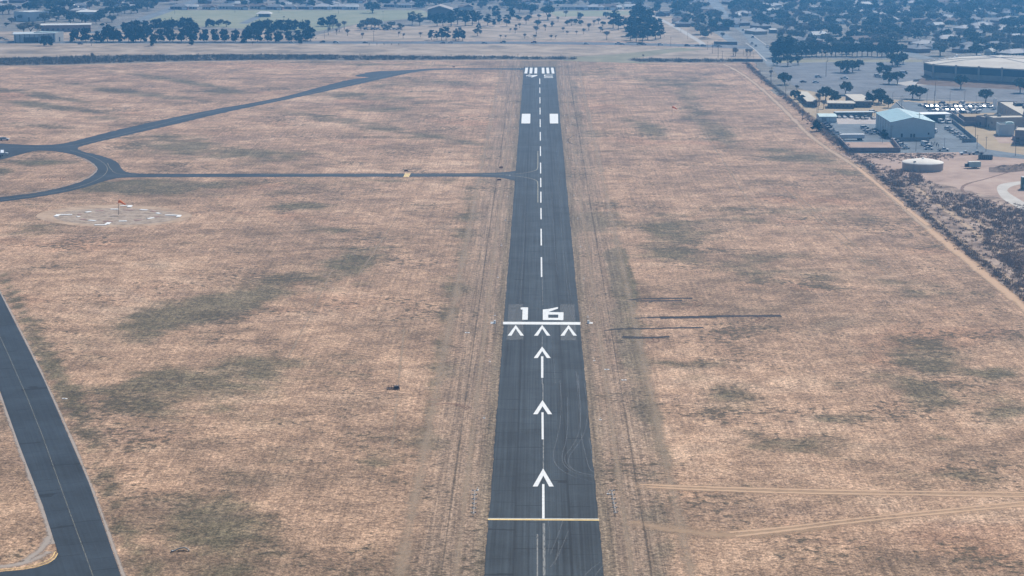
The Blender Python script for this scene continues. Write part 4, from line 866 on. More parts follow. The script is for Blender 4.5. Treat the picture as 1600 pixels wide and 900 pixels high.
# smaller metal buildings
f = Frame((1280.5, 191), (1306.8, 190.6), back=(1275.5, 186)); sh = gable_building('metal_shed', 'small grey metal shed with pale teal roof beside the perimeter fence', 'building', f, 3.0, 3.7, M_wallg, M_teal2, .3, 'u')
MB().box(5.4, 5.55, -.06, .02, 0, 2.9).build('downpipe', M_metal, sh); MB().box(1.2, 3.8, -.06, .02, 0, 2.5).build('door', M_metal, sh)
f = Frame((1262, 167.3), (1277, 167.3), back=(1246, 151.5)); b1 = flat_building('low_brown_building', 'leftmost of the three low brown buildings, narrow with long pale roof', 'building', f, 3.1, M_walld, M_rooft, over=.5); windows(b1, f.w, f.d, [1.0], 3)
f = Frame((1294, 169.3), (1334.5, 169.3), back=(1293, 165.5)); b1 = flat_building('low_brown_building', 'widest low brown building with flat tan roof between the other two', 'building', f, 2.9, M_walld, M_rooft, over=.6); windows(b1, f.w, f.d, [1.0], 6)
f = Frame((1336.5, 167.8), (1361.5, 167.8), back=(1321, 157)); b1 = flat_building('low_brown_building', 'rightmost of the three low brown buildings, its tan roof deepest', 'building', f, 3.5, M_walld, M_rooft, over=.5); windows(b1, f.w, f.d, [1.2], 3)
# carport and its canopy
f = Frame((1436, 191.0), (1485.5, 190.0), depth=9); cp = thing('carport', 'long open carport with thin white roof right of the teal-roofed hall', 'carport', f.o, f.rz)
MB().box(-.4, f.w + .4, -.4, f.d + .4, 4.0, 4.45).build('roof', M_trim, cp); MB().box(0, f.w, f.d - .2, f.d, 0, 4.0).build('back_wall', M_metal, cp)
for i in range(7): MB().tube((.3 + (f.w - .6)*i/6, .3, 0), (.3 + (f.w - .6)*i/6, .3, 4.0), .12).build('post', M_metal, cp)
# long low sheds behind the pad
f = Frame((1306, 183.4), (1367, 182.6), depth=5); cp = thing('storage_shelter', 'long low grey-roofed parking shelter behind the pale concrete pad', 'shelter', f.o, f.rz)
MB().box(0, f.w, 0, f.d, 2.6, 2.85).build('roof', M_wallg, cp); MB().box(0, f.w, f.d - .15, f.d - .02, 0, 2.6).build('back_wall', M_metal, cp)
for i in range(8): MB().tube((.3 + (f.w - .6)*i/7, .3, 0), (.3 + (f.w - .6)*i/7, .3, 2.6), .1).build('post', M_metal, cp)

# the compound offices at the right edge
f = Frame((1524.5, 196.5), (1538.5, 199.5), depth=20); k = flat_building('office_block', 'low mauve office block with two dark doors behind the dry lawn', 'building', f, 5.2, M_wallpen, M_rooft); windows(k, f.w, f.d, [.2], 1, size=(1.1, 2.2), name='door'); rooftop(k, [(1.2, 4, 5.3, 1.5, 1.5, 1.0), (1.6, 10, 5.3, 1.2, 1.6, .8)])
f = Frame((1538.8, 198.5), (1551, 202.5), depth=30); k = flat_building('office_block', 'pale flat-roofed office wing left of the cube-like stair block', 'building', f, 6.0, M_wallb, M_rooft); windows(k, f.w, f.d, [.2], 1, size=(1.2, 2.3), name='door'); windows(k, f.w, f.d, [3], 2); rooftop(k, [(2, 6, 6.1, 1.6, 1.6, 1.1)])
f = Frame((1561, 212.4), (1584.5, 212.6), depth=10); k = flat_building('stair_block', 'plain pale cube-like block with parapet and skylight beside the long wing', 'building', f, 5.3, M_wallg, M_rooft, .9); rooftop(k, [(4, 3.5, 5.4, 4.2, 4, 1.3)], M_teal2)
f = Frame((1585, 226), (1640, 228), depth=18); k = flat_building('office_block', 'dark-walled low block at the right edge of the compound', 'building', f, 6.8, M_wallpen, M_rooft, .7); windows(k, f.w, f.d, [1.5], 4, size=(1.6, 2.2))
f = Frame((1598, 200), (1760, 205), depth=60); k = flat_building('office_wing', 'long buff office wing with dark rooftop plant at right edge', 'building', f, 8.0, M_wallb, M_rooft, .8); windows(k, f.w, f.d, [1.0, 4.6], 10, 'left', size=(.9, 2.2)); windows(k, f.w, f.d, [1.0, 4.6], 10, size=(1.0, 2.2)); rooftop(k, [(3, 14, 8.1, 5, 8, 1.8), (10, 18, 8.1, 6, 6, 1.5), (4, 30, 8.1, 4, 4, 1.2), (12, 40, 8.1, 5, 5, 1.4)], M_dkband)
# its long slanting wall towards the tower
fa, fb = G(1598, 200.5), G(1558, 172); L = (fb - fa).length; f = Frame((1558, 176), (1599, 200), depth=24)
k = flat_building('office_wing', 'long slanting buff wing with a row of dark slit windows', 'building', f, 6.2, M_wallb, M_rooft, .6); windows(k, f.w, f.d, [1.2], 11, size=(.7, 3.2)); rooftop(k, [(14, 6, 6.3, 9, 6, 1.6), (30, 8, 6.3, 8, 7, 1.6), (50, 9, 6.3, 7, 7, 1.6)], M_dkband)
f = Frame((1552, 170.8), (1557.5, 170.8), depth=1.2); k = thing('wall_tower', 'tall thin white wall panel at the far end of the slanting wing', 'wall', f.o, f.rz); MB().box(0, f.w, 0, f.d, 0, 6.3).build('panel', M_trim, k); MB().box(-.06, f.w + .06, -.06, f.d + .06, 6.3, 6.5).build('cap', M_roofw, k)

# arena: straight facade with piers, cut corner, shallow pale roof
HA = 11.0
pl = [G(1459, 101, HA), G(1640, 110.5, HA), G(1720, 100, HA), G(1660, 88, HA), G(1520, 87, HA), G(1500, 88.5, HA), G(1443, 97.2, HA)]
ar = thing('arena', 'large pale-roofed arena with dark window band and piers beside the car park', 'building', (pl[0].x, pl[0].y, 0))
L = [(p.x - pl[0].x, p.y - pl[0].y) for p in pl]; n = len(L)
# counter-clockwise order
cx_, cy_ = sum(p[0] for p in L)/n, sum(p[1] for p in L)/n
def inset(k): return [(x + (cx_ - x)*k, y + (cy_ - y)*k) for x, y in L]
M_ar = mat('cream_arena_roof', (.50, .45, .37), .85, .12, .08); M_aw = mat('brown_arena_wall', (.36, .30, .25), .85, .12, .3)
MB().prism(inset(.012), 0, HA - 5.2).build('lower_wall', M_aw, ar)
MB().prism(inset(.004), HA - 5.2, HA - .7).build('window_band', M_dkband, ar)
MB().prism(L, HA - .7, HA).build('roof_edge', M_ar, ar)
rv = [(x, y, HA + .02) for x, y in inset(.006)] + [(x, y, HA + 2.0) for x, y in inset(.45)] + [(cx_, cy_, HA + 2.6)]
rf = [(i, (i + 1) % n, n + (i + 1) % n, n + i) for i in range(n)] + [(n + i, n + (i + 1) % n, 2*n) for i in range(n)]
MB().add(rv, rf).build('roof', M_ar, ar)
b = MB()
for i in range(n): b.tube((L[i][0], L[i][1], HA + .1), (cx_ + (L[i][0] - cx_)*.55, cy_ + (L[i][1] - cy_)*.55, HA + 2.05), .22, k=4); b.tube((cx_ + (L[i][0] - cx_)*.55, cy_ + (L[i][1] - cy_)*.55, HA + 2.05), (cx_, cy_, HA + 2.65), .22, k=4)
b.build('roof_seam', M_metal, ar)
def pier(p, nrm):
    b = MB(); q = Vector((p[0], p[1], 0)) + nrm*.5; b.box(q.x - .55, q.x + .55, q.y - .55, q.y + .55, 0, HA + .6); b.build('pier', M_wallb, ar)
e = Vector((L[1][0] - L[0][0], L[1][1] - L[0][1], 0)); nf = Vector((e.y, -e.x, 0)).normalized()
for i in range(5): pier((e.x*i*.2, e.y*i*.2), nf)
for i in range(1, 7):
    a, c_ = Vector((*L[6], 0)), Vector((*L[5], 0)); q = a.lerp(c_, i/7); b = MB(); b.box(q.x - .7, q.x + .7, q.y - .7, q.y + .7, HA - .5, HA + .5); b.build('roof_vent', M_trim, ar)
for x, y in ((1495, 88), (1530, 87.2), (1564, 88.6), (1599, 90.5)):
    q = G(x, y, HA + .5); b = MB(); b.box(q.x - cx_*0 - pl[0].x - .9, q.x - pl[0].x + .9, q.y - pl[0].y - .9, q.y - pl[0].y + .9, HA + .1, HA + 1.6); b.build('roof_vent', M_trim, ar)
b = MB(); b.box(4, 6.5, -.3, .1, .2, 3.2); b.build('door', M_glass, ar)
# earth berm in front of the arena
bp = [(1431, 131.5), (1470, 134.5), (1530, 137.5), (1584, 140), (1640, 142)]; bt = [G(1446, 122), G(1475, 124), G(1530, 127), G(1584, 130), G(1640, 133)]
V = [G(*p) for p in bp] + [Vector((q.x, q.y, 3.4)) for q in bt] + [Vector((q.x + 1.5, q.y + 22, 3.4)) for q in bt]; V = [(v.x, v.y, v.z if v.z > 0 else .05) for v in V]
struct(link_mesh('earth_berm', V, [(i, i + 1, 6 + i, 5 + i) for i in range(4)] + [(5 + i, 6 + i, 11 + i, 10 + i) for i in range(4)], patchy('berm_soil', [(.35, (.10, .07, .05)), (.5, (.16, .11, .08)), (.68, (.23, .17, .12))], .12)))
b = MB(); b.box(-6.5, 2, -9, -8.6, 0, 2.2); b.box(-14, -6.6, -5, -4.6, 0, 1.6); o = b.build('retaining_wall', M_wallb); o.location = (pl[0].x, pl[0].y, 0); o.rotation_euler = (0, 0, -.05); tag(o, 'low buff retaining wall at the left corner of the arena', 'wall')

# walls and fences of the compound
def wall_run(name, pts, H, m, label, cat='wall', th=.3, cap=None, z=0):
    o_ = G(*pts[0]); root = thing(name, label, cat, o_); b = MB(); c = MB()
    for a, d in zip(pts, pts[1:]):
        A, B = G(*a) - o_, G(*d) - o_; e = (B - A).normalized(); nn = Vector((-e.y, e.x, 0))*th/2; A = A + e*(th/2 + .003)
        for q, zz0, zz1, g in ((b, 0, H, 1), (c, H, H + .14, 1.35)):
            n2 = nn*g; q.add([A - n2 + Vector((0, 0, zz0)), B - n2 + Vector((0, 0, zz0)), B + n2 + Vector((0, 0, zz0)), A + n2 + Vector((0, 0, zz0)), A - n2 + Vector((0, 0, zz1)), B - n2 + Vector((0, 0, zz1)), B + n2 + Vector((0, 0, zz1)), A + n2 + Vector((0, 0, zz1))], _bx)
    b.build('panel', m, root); c.build('cap', cap or m, root); return root
wall_run('block_wall', [(1311.5, 221.5), (1327, 238.2), (1406.5, 238.2), (1394, 222.5)], 2.3, M_wallpen, 'mauve block wall round the empty dirt pen below the white trailer')
wall_run('slatted_fence', [(1391, 220.8), (1452, 220.8)], 1.9, M_wfence, 'grey slatted fence along the front of the teal-roofed hall', 'fence', .15)
wall_run('slatted_fence', [(1487, 191), (1525.5, 222.2), (1503, 222.6)], 1.8, M_wfence, 'dark slatted fence behind the slanting row of parked cars', 'fence', .15)
wall_run('block_wall', [(1485, 181), (1507, 197), (1527, 196.8)], 2.4, M_wallpen, 'mauve block wall between the carport and the mauve office block')
wall_run('block_wall', [(1498, 184), (1507, 190), (1527, 190)], 2.6, M_wallpen, 'farther mauve service yard wall left of the office block')
wall_run('block_wall', [(1582, 217), (1593, 227), (1640, 229)], 2.2, M_wallpen, 'low mauve wall stepping down to the right edge of the compound')
wall_run('retaining_kerb', [(1400, 160), (1419, 177)], .5, M_conc, 'pale kerb wall beside the lane to the full car lot', 'kerb')
wall_run('property_wall', [(1115, 69.5), (1152, 70.2)], 2.4, M_walld, 'dark brown boundary wall where the road meets the avenue')
wall_run('culvert_wall', [(1145, 95.8), (1192, 96.5)], 1.8, M_walld, 'dark wall at the right end of the drainage ditch')
# perimeter chain-link fence: 100 nearest posts one by one, the far ones as one part
FP = [(1165, 98.5), (1200, 130), (1232, 156), (1262, 183.5), (1282, 195.5), (1310, 222.5), (1340, 248), (1375, 276), (1412, 310.5), (1450, 342.5), (1500, 384), (1560, 433), (1600, 466.5), (1660, 516)]
fw = [G(*p) for p in FP]; fe = thing('chain_link_fence', 'long dark chain-link fence along the field right of the perimeter track', 'fence', fw[-1])
posts = []
for a, c_ in zip(fw[::-1], fw[::-1][1:]):
    L_ = (c_ - a).length; k = int(L_/3.0)
    for i in range(k): posts.append(a.lerp(c_, i/k) - fw[-1])
pm = MB().tube((0, 0, 0), (0, 0, 2.35), .055, .05, 5)
for i, p in enumerate(posts[:100]):
    o = pm.build('post', M_pole, fe) if i == 0 else p0.copy()
    if i == 0: p0 = o
    else: C.objects.link(o); o.parent = fe
    o.location = p
b = MB()
for p in posts[100:]: b.tube(p, p + Vector((0, 0, 2.35)), .055, .05, 4)
o = b.build('distant_posts', M_pole, fe); o['kind'] = 'stuff'
mn = NT('chain_link_mesh'); cl = mn.done((.10, .095, .09), .8, alpha=.34); b = MB()
for a, c_ in zip(fw, fw[1:]): A, B = a - fw[-1], c_ - fw[-1]; b.add([A, B, B + Vector((0, 0, 2.25)), A + Vector((0, 0, 2.25))], [(0, 1, 2, 3)])
b.build('netting', cl, fe)
b = MB()
for a, c_ in zip(fw, fw[1:]): b.tube(a - fw[-1] + Vector((0, 0, 2.3)), c_ - fw[-1] + Vector((0, 0, 2.3)), .04, k=4)
b.build('top_rail', M_pole, fe)

# water tank
tc = G(1441.5, 264.5); wt = thing('water_tank', 'low round buff water tank with white shallow domed lid', 'water tank', tc)
MB().lathe([(9.35, 0), (9.35, 3.25)], 56).build('tank_wall', mat('buff_tank_wall', (.40, .345, .30), .8, .08, .3), wt)
MB().lathe([(9.55, 3.2), (9.6, 3.35), (9.2, 3.62), (6, 4.35), (3, 4.85), (.6, 5.05), (.0, 5.06)], 56).build('lid', mat('white_tank_lid', (.72, .67, .58), .8, .08, .3), wt, True)
MB().lathe([(.45, 5.0), (.45, 5.5), (.6, 5.55), (0, 5.7)], 12).build('vent', M_trim, wt)
b = MB(); b.box(-5.3, -4.2, -5.6, -4.6, 4.15, 4.55); b.build('hatch', M_metal, wt)
b = MB(); b.tube((-6.0, -7.3, .1), (-6.0, -7.3, 3.9), .04, k=4); b.tube((-5.5, -7.65, .1), (-5.5, -7.65, 3.9), .04, k=4)
for i in range(9): b.tube((-6.0, -7.3, .4 + i*.4), (-5.5, -7.65, .4 + i*.4), .03, k=4)
b.build('ladder', M_metal, wt)

# buildings top left and top centre
f = Frame((22, 67), (86, 66), depth=26); k = flat_building('flat_roofed_shop', 'low flat-roofed shop with dark glazed front at the far left road', 'building', f, 7.0, M_wallg, M_wallg, over=.9)
MB().box(8, 20, -.1, .05, .3, 4.6).build('window', M_glass, k); MB().box(22, 30, -.1, .05, .3, 5.6).build('window', M_glass, k)
for i in range(9): MB().tube((1 + i*(f.w - 2)/8, -.7, 0), (1 + i*(f.w - 2)/8, -.7, 7), .22).build('column', M_dkband, k)
f = Frame((86.5, 66), (100, 64), depth=20); k = flat_building('shop_wing', 'pale end wing joined to the right of the flat-roofed shop', 'building', f, 7.6, M_roofw, M_teal2); windows(k, f.w, f.d, [.3], 1, size=(2, 3.6), name='door')
f = Frame((64, 50), (142, 49), depth=20); k = flat_building('long_brick_building', 'long pinkish brick building with pale flat roof behind the left shop', 'building', f, 5.8, M_brick, M_roofw, over=.6); windows(k, f.w, f.d, [1.2], 10, size=(2, 1.8))
f = Frame((22, 32.5), (47, 34), depth=24); k = flat_building('warehouse', 'pale boxy warehouse with white roof at far upper left', 'building', f, 9.0, M_wallg, M_roofw, .4); windows(k, f.w, f.d, [.2], 2, size=(3, 4), name='door')
f = Frame((119, 26.5), (155, 26.5), depth=26); k = flat_building('white_roofed_store', 'white flat-roofed store among the trees at upper left', 'building', f, 4.8, M_wallg, M_roofw, over=.6); windows(k, f.w, f.d, [.8], 6, size=(2, 1.8))
f = Frame((400.5, 26.5), (423, 26.5), depth=13); k = thing('park_pavilion', 'small open pavilion with pale hipped roof beside the sports field', 'pavilion', f.o, f.rz)
W, D = f.w, f.d; MB().add([(-.8, -.8, 3.2), (W + .8, -.8, 3.2), (W + .8, D + .8, 3.2), (-.8, D + .8, 3.2), (W*.25, D/2, 5.4), (W*.75, D/2, 5.4)], [(0, 1, 5, 4), (1, 2, 5), (2, 3, 4, 5), (3, 0, 4), (3, 2, 1, 0)]).build('roof', M_roofw, k)
MB().box(2, W - 2, 1.5, D - 1, 0, 3.2).build('wall', M_walld, k)
for i in range(4): MB().tube((.3 + i*(W - .6)/3, .2, 0), (.3 + i*(W - .6)/3, .2, 3.2), .2).build('post', M_metal, k)
f = Frame((668, 30), (705.5, 30), depth=34); k = gable_building('gabled_hall', 'large brown gabled hall with pale roof edge behind the pines', 'building', f, 9.3, 13.0, mat('brown_brick_hall', (.17, .145, .12), .85, .12, .4), M_wallb, .9)
f = Frame((1204, 52), (1214, 52), depth=12); k = flat_building('carport', 'bright cream metal carport roof at the avenue side houses', 'carport', f, 3.0, M_walld, M_roofw, over=.4)

# houses
M_rg = mat('grey_shingle', (.25, .245, .24), .9, .2, .6); M_rb = mat('brown_shingle', (.19, .14, .11), .9, .2, .6); M_rp = mat('pale_shingle', (.46, .44, .41), .9, .15, .6); M_rd = mat('dark_shingle', (.09, .09, .095), .9, .2, .6)
M_hw = mat('cream_siding', (.50, .46, .39), .8, .1, .5); M_hb = mat('red_brown_brick', (.22, .13, .10), .9, .15, .8); M_ht = mat('tan_brick', (.34, .27, .20), .9, .15, .8)
def house_proto(hip, wm, rm, W=17, D=11, H=2.8, wing=True):
    root = thing('house', 'house', 'house'); b = MB(); b.box(0, W, 0, D, 0, H)
    if wing: b.box(W - 6.5, W, -4.5, -.003, 0, H)
    b.build('wall', wm, root); r = MB(); o = .6; h = 2.4; z = H + .01
    q = D*.45 if hip else -.1
    r.add([(-o, -o, z), (W + o, -o, z), (W + o, D + o, z), (-o, D + o, z), (q, D/2, z + h), (W - q, D/2, z + h)], [(0, 1, 5, 4), (1, 2, 5), (2, 3, 4, 5), (3, 0, 4), (3, 2, 1, 0)])
    if wing: r.add([(W - 6.5 - o, -4.5 - o, z + .02), (W + o, -4.5 - o, z + .02), (W + o, D/2, z + .02), (W - 6.5 - o, D/2, z + .02), (W - 3.25, -4.5 + (2.8 if hip else -.3), z + 1.8), (W - 3.25, D/2, z + 1.8)], [(0, 1, 4), (1, 2, 5, 4), (2, 3, 5), (3, 0, 4, 5)])
    ro = r.build('roof', rm, root); MB().box(W*.3, W*.3 + .9, D*.6, D*.6 + .7, H + 1, H + 3.4).build('chimney', wm, ro)
    for x, wd, z0, z1, nm in ((2.2, 1.6, 1, 2.2, 'window'), (5.2, 1.6, 1, 2.2, 'window'), (8.2, 1.0, .1, 2.2, 'door')): MB().box(x - wd/2, x + wd/2, -.06, .04, z0, z1).build(nm, M_glass, root)
    if wing: MB().box(W - 5.6, W - .9, -4.57, -4.46, .1, 2.3).build('garage_door', M_trim, root)
    return kids_of(root)
HP = [(house_proto(True, M_hb, M_rg), 'brick house with grey hipped roof'), (house_proto(False, M_hw, M_rb, 16, 10), 'cream house with brown gabled roof'), (house_proto(True, M_ht, M_rp, 19, 12), 'tan brick house with pale hipped roof'), (house_proto(False, M_hb, M_rd, 15, 10), 'brick house with dark gabled roof'), (house_proto(True, M_hw, M_rg, 15, 11, 2.8, False), 'small cream house with grey hipped roof'), (house_proto(False, M_hw, M_roofw, 12, 8, 2.6, False), 'small outbuilding with bright white gabled roof')]
HL = {}
row = []
for x, y in [(i, 14.5 + random.uniform(-.5, .5)) for i in range(266, 560, 25)] + [(i, 15 + random.uniform(-.5, .4)) for i in range(876, 1005, 20)] + [(600, 11), (622, 12), (640, 11.5)]:
    row.append((G(x, y).x, G(x, y).y, 1))
for X, Y, fx in row + [(a, b, 0) for a, b in HOUSES]:
    if not fx and any((X - a)**2 + (Y - b)**2 < 700 for a, b, _ in row): continue
    x, y = P(X, Y); pi = random.choices(range(6), (24, 16, 24, 10, 12, 14))[0]
    z = 'facing the park or sports field' if fx else 'left of the avenue' if 1015 < x < 1165 else 'in the upper left suburb' if x < 560 else 'far behind the park' if x < 1020 else 'behind the car park' if x < 1425 else 'behind the arena'
    HL.setdefault((pi, z), []).append((x, X, Y, fx))
for (pi, z), L_ in HL.items():
    L_.sort(); pr, w0 = HP[pi]
    for i, (x, X, Y, fx) in enumerate(L_):
        rz = random.uniform(-.12, .12) + (0 if fx else random.choice((0, 0, 0, math.pi/2, -math.pi/2, math.pi)) + (.5 if x > 1150 else 0))
        place(pr, (X, Y, 0), rz, random.uniform(.9, 1.15), f'{w0}, {nth(i)} from left {z}' if len(L_) > 1 else f'{w0} {z}', 'houses ' + z if len(L_) > 1 else None)
for pr, _ in HP:
    if pr.name not in FIRST: bpy.data.objects.remove(pr)

# ------------------------------------------------------------------ vehicles
def car_paint(name, col): return mat('car_paint_' + name, col, .5, .04, 1, spec=.4)
PAINT = {'white': car_paint('white', (.50, .52, .53)), 'silver': car_paint('silver', (.42, .45, .47)), 'black': car_paint('black', (.025, .027, .03)), 'dark blue': car_paint('dark_blue', (.03, .05, .11)), 'grey': car_paint('grey', (.15, .16, .17)), 'dark red': car_paint('dark_red', (.16, .025, .02))}
M_lamp = mat('lamp_lens', (.7, .68, .6), .3, .05, 1); M_tail = mat('tail_lens', (.35, .03, .02), .4, .05, 1)
CARP = {}
def car_proto(kind, colour):
    key = (kind, colour)
    if key in CARP: return CARP[key]
    nm = {'sedan': 'sedan', 'suv': 'utility_vehicle', 'pickup': 'pickup_truck', 'van': 'van'}[kind]
    root = thing(nm, 'car', {'sedan': 'car', 'suv': 'car', 'pickup': 'pickup truck', 'van': 'van'}[kind]); p = PAINT[colour]
    L, W = {'sedan': (4.7, 1.84), 'suv': (4.9, 1.95), 'pickup': (5.7, 2.0), 'van': (5.9, 2.05)}[kind]; h = L/2
    lo = {'sedan': [(-h, .35), (-h, .85), (-h + .9, .98), (h - 1.5, .95), (h - .3, .78), (h, .62), (h, .3)], 'suv': [(-h, .4), (-h + .05, 1.05), (h - 1.3, 1.08), (h - .2, .92), (h, .75), (h, .38)],
          'pickup': [(-h, .5), (-h, 1.12), (h - 1.6, 1.15), (h - .2, 1.02), (h, .85), (h, .45)], 'van': [(-h, .4), (-h, 1.15), (h - .9, 1.15), (h - .1, .95), (h, .8), (h, .38)]}[kind]
    b = MB()
    def hull(pts, wb, wt, zc):
        n = len(pts); v = []
        for s in (-1, 1):
            for x, z in pts: wv = wb if z <= zc else wt; v.append((x, s*wv/2, z))
        b.add(v, [tuple(range(n)), tuple(range(2*n - 1, n - 1, -1))] + [(i, n + i, n + (i + 1) % n, (i + 1) % n) for i in range(n)])
    hull(lo, W, W*.97, .7)
    gh = {'sedan': [(-h + .55, .96), (-h + 1.25, 1.40), (h - 2.35, 1.44), (h - 1.35, .94)], 'suv': [(-h + .1, 1.05), (-h + .45, 1.66), (h - 2.2, 1.70), (h - 1.35, 1.06)], 'pickup': [(-.55, 1.13), (-.4, 1.80), (h - 2.25, 1.82), (h - 1.5, 1.13)], 'van': [(-h + .02, 1.14), (-h + .1, 2.12), (h - 1.75, 2.15), (h - .75, 1.12)]}[kind]
    (a0, z0), (a1, z1), (a2, z2), (a3, z3) = gh
    b.add([(a1 + .05, -W*.38, z1 - .02), (a2 - .05, -W*.38, z2 - .02), (a2 - .05, W*.38, z2 - .02), (a1 + .05, W*.38, z1 - .02), (a1 + .05, -W*.38, z1 + .05), (a2 - .05, -W*.38, z2 + .05), (a2 - .05, W*.38, z2 + .05), (a1 + .05, W*.38, z1 + .05)], _bx)
    if kind == 'pickup':
        b.v = b.v; bed = MB()
    b.build('body', p, root)
    g = MB(); v = []
    for s in (-1, 1): v += [(a0, s*W*.46, z0), (a1, s*W*.385, z1), (a2, s*W*.385, z2), (a3, s*W*.46, z3)]
    g.add(v, [(0, 1, 2, 3), (7, 6, 5, 4), (0, 4, 5, 1), (1, 5, 6, 2), (2, 6, 7, 3)]); g.build('glass', M_glass, root)
    if kind == 'van':
        q = MB(); q.box(-h + .15, h - 2.3, -W*.475, W*.475, 1.15, 2.13); q.build('cargo_side', p, root)
    if kind == 'pickup':
        q = MB(); q.box(-h + .1, -.65, -W*.40, W*.40, 1.135, 1.16); q.build('cargo_bed', M_blk, root)
    wr = .33 if kind == 'sedan' else .39
    for x in (-h + .95, h - .95):
        for s in (-1, 1): MB().tube((x, s*(W/2 - .2), wr), (x, s*(W/2 + .03), wr), wr, k=12).build('wheel', M_blk, root)
    for s in (-1, 1):
        MB().box(h - .03, h + .03, s*W*.36 - .2, s*W*.36 + .2, .6, .76).build('headlight', M_lamp, root)
        MB().box(-h - .03, -h + .03, s*W*.38 - .15, s*W*.38 + .15, .7, .86).build('tail_light', M_tail, root)
    CARP[key] = kids_of(root); return root
def ang(px0, px1):
    a, b = G(*px0), G(*px1); return math.atan2((b - a).y, (b - a).x)
CN = {'sedan': 'sedan', 'suv': 'tall car', 'pickup': 'pickup truck', 'van': 'panel van'}
def car(kind, colour, x, y, rz, label, group=None): return place(car_proto(kind, colour), G(x, y) + Vector((0, 0, .07)), rz, 1, label, group)
rd = ang((400, 66), (1000, 69))
for i, (x, y, k, c, d) in enumerate([(455, 67.3, 'sedan', 'white', 0), (504, 66.6, 'suv', 'black', 1), (525, 67.3, 'suv', 'white', 0), (571, 67.6, 'sedan', 'black', 0), (692, 68.0, 'sedan', 'grey', 1), (704, 67.2, 'sedan', 'white', 1), (757, 68.2, 'sedan', 'dark blue', 0), (786, 67.0, 'suv', 'black', 1), (834, 67.4, 'suv', 'dark red', 1), (916, 69.2, 'sedan', 'white', 0), (965, 69, 'suv', 'white', 1), (972, 69.6, 'sedan', 'silver', 0), (999, 69.8, 'suv', 'black', 1), (1006, 70.4, 'suv', 'grey', 0), (1032, 70.7, 'suv', 'white', 0), (1074, 72.3, 'suv', 'black', 0), (1089, 72.1, 'sedan', 'grey', 1), (1099, 72.6, 'suv', 'dark blue', 0), (1116, 72.5, 'suv', 'silver', 1), (1124, 73.2, 'sedan', 'silver', 0), (126, 69.5, 'sedan', 'grey', 0), (380, 66, 'sedan', 'black', 1)]):
    car(k, c, x, y, rd + (math.pi if d else 0), f'{c} {CN[k]}, {nth(i)} of those driving on the through road, counted in a list from its middle' if False else f'{c} {CN[k]} on the road, ' + ['directly left of the dark one near the pine row', 'second seen right of the pine row', 'third right of the pine row', 'below the bare trees of the park edge', 'nearer lane at the roadside pine clump', 'farther lane at the roadside pine clump', 'fourth left of the runway axis', 'nearest left of the runway end', 'directly above the runway end', 'alone right of the runway axis', 'farther of a pale pair', 'nearer of a pale pair', 'farther of a dark pair by the big pine clump', 'nearer of the dark pair by the pine clump', 'just right of the big pine clump', 'leading the queue at the street mouth', 'second in the queue at the street mouth', 'third in the queue at the street mouth', 'fourth in the queue near the boundary wall', 'last in the queue by the boundary wall', 'parked before the trees at the row\'s left end', 'below the pine row\'s right half'][i], 'vehicles on the through road')
av = ang((1205, 80), (1168, 44))
for i, (x, y, k, c) in enumerate([(1161, 48, 'sedan', 'black'), (1166, 52, 'suv', 'grey'), (1176, 59, 'suv', 'dark blue'), (1175, 69, 'suv', 'grey'), (1181, 72.5, 'sedan', 'black'), (1199, 74, 'suv', 'silver'), (1206, 76.5, 'sedan', 'white'), (1211, 79, 'suv', 'grey'), (1213, 83.5, 'sedan', 'white'), (1217, 86, 'suv', 'silver'), (1211, 88.5, 'suv', 'white'), (1210, 101.5, 'sedan', 'white')]):
    car(k, c, x, y, av + (math.pi if i % 2 else 0), f'{c} {CN[k]}, {nth(i)} from the far end along the avenue', 'vehicles on the avenue')
for x, y, k, c, l in [(1278.5, 121.3, 'suv', 'white', 'white tall car parked high on the open car park, left one'), (1255, 129, 'sedan', 'black', 'black sedan alone on the open car park'), (1274.5, 129.5, 'sedan', 'white', 'white sedan next to the black one on the car park'), (1319, 123.6, 'pickup', 'white', 'white pickup alone at mid car park'), (1371, 119.5, 'suv', 'silver', 'silver vehicle under the island oaks near the arena'), (1412, 115.5, 'van', 'white', 'white van by the arena corner'), (1403, 102, 'suv', 'grey', 'grey vehicle beneath the far island oak'), (1322, 112.8, 'sedan', 'dark blue', 'dark blue sedan in the shade of the left island oaks')]:
    car(k, c, x, y, ang((1250, 125), (1330, 124)) + (math.pi if x % 2 > 1 else 0), l, 'vehicles on the car park')
# the full lot behind the carport
k_ = 0
lotdir = math.pi/2 + .35
for j, (y, x0, x1) in enumerate([(165.8, 1439, 1552), (168.3, 1448, 1552), (171.0, 1452, 1530), (173.8, 1455, 1528), (176.8, 1460, 1526)]):
    n_ = int((x1 - x0)/6.7)
    for i in range(n_):
        x = x0 + (x1 - x0)*i/(n_ - 1) + random.uniform(-.5, .5)
        if random.random() < .06: continue
        kk = random.choices(('sedan', 'suv', 'pickup'), (45, 45, 10))[0]; c = random.choices(('white', 'silver', 'grey', 'black', 'dark blue'), (58, 24, 8, 6, 4))[0]
        car(kk, c, x, y + random.uniform(-.2, .2), lotdir + random.uniform(-.04, .04) + (math.pi if j % 2 else 0), f'{c} {CN[kk]}, {nth(i)} in the {nth(j)} row of the full lot', 'vehicles in the full lot behind the carport')
car('suv', 'dark blue', 1472, 162.6, lotdir, 'dark blue tall car alone behind the full lot, left one', 'vehicles standing behind the full lot'); car('suv', 'white', 1503, 162.4, lotdir, 'white tall car alone behind the full lot, right one', 'vehicles standing behind the full lot')
for i, (x, y) in enumerate([(1453, 189.3), (1470.5, 192.3), (1481.5, 192.6)]): car('van', 'white', x, y, -math.pi/2 + .15, f'white van under the carport, {nth(i)} from the left', 'vans under the carport')
sl_ = ang((1480, 204), (1489, 200.5))
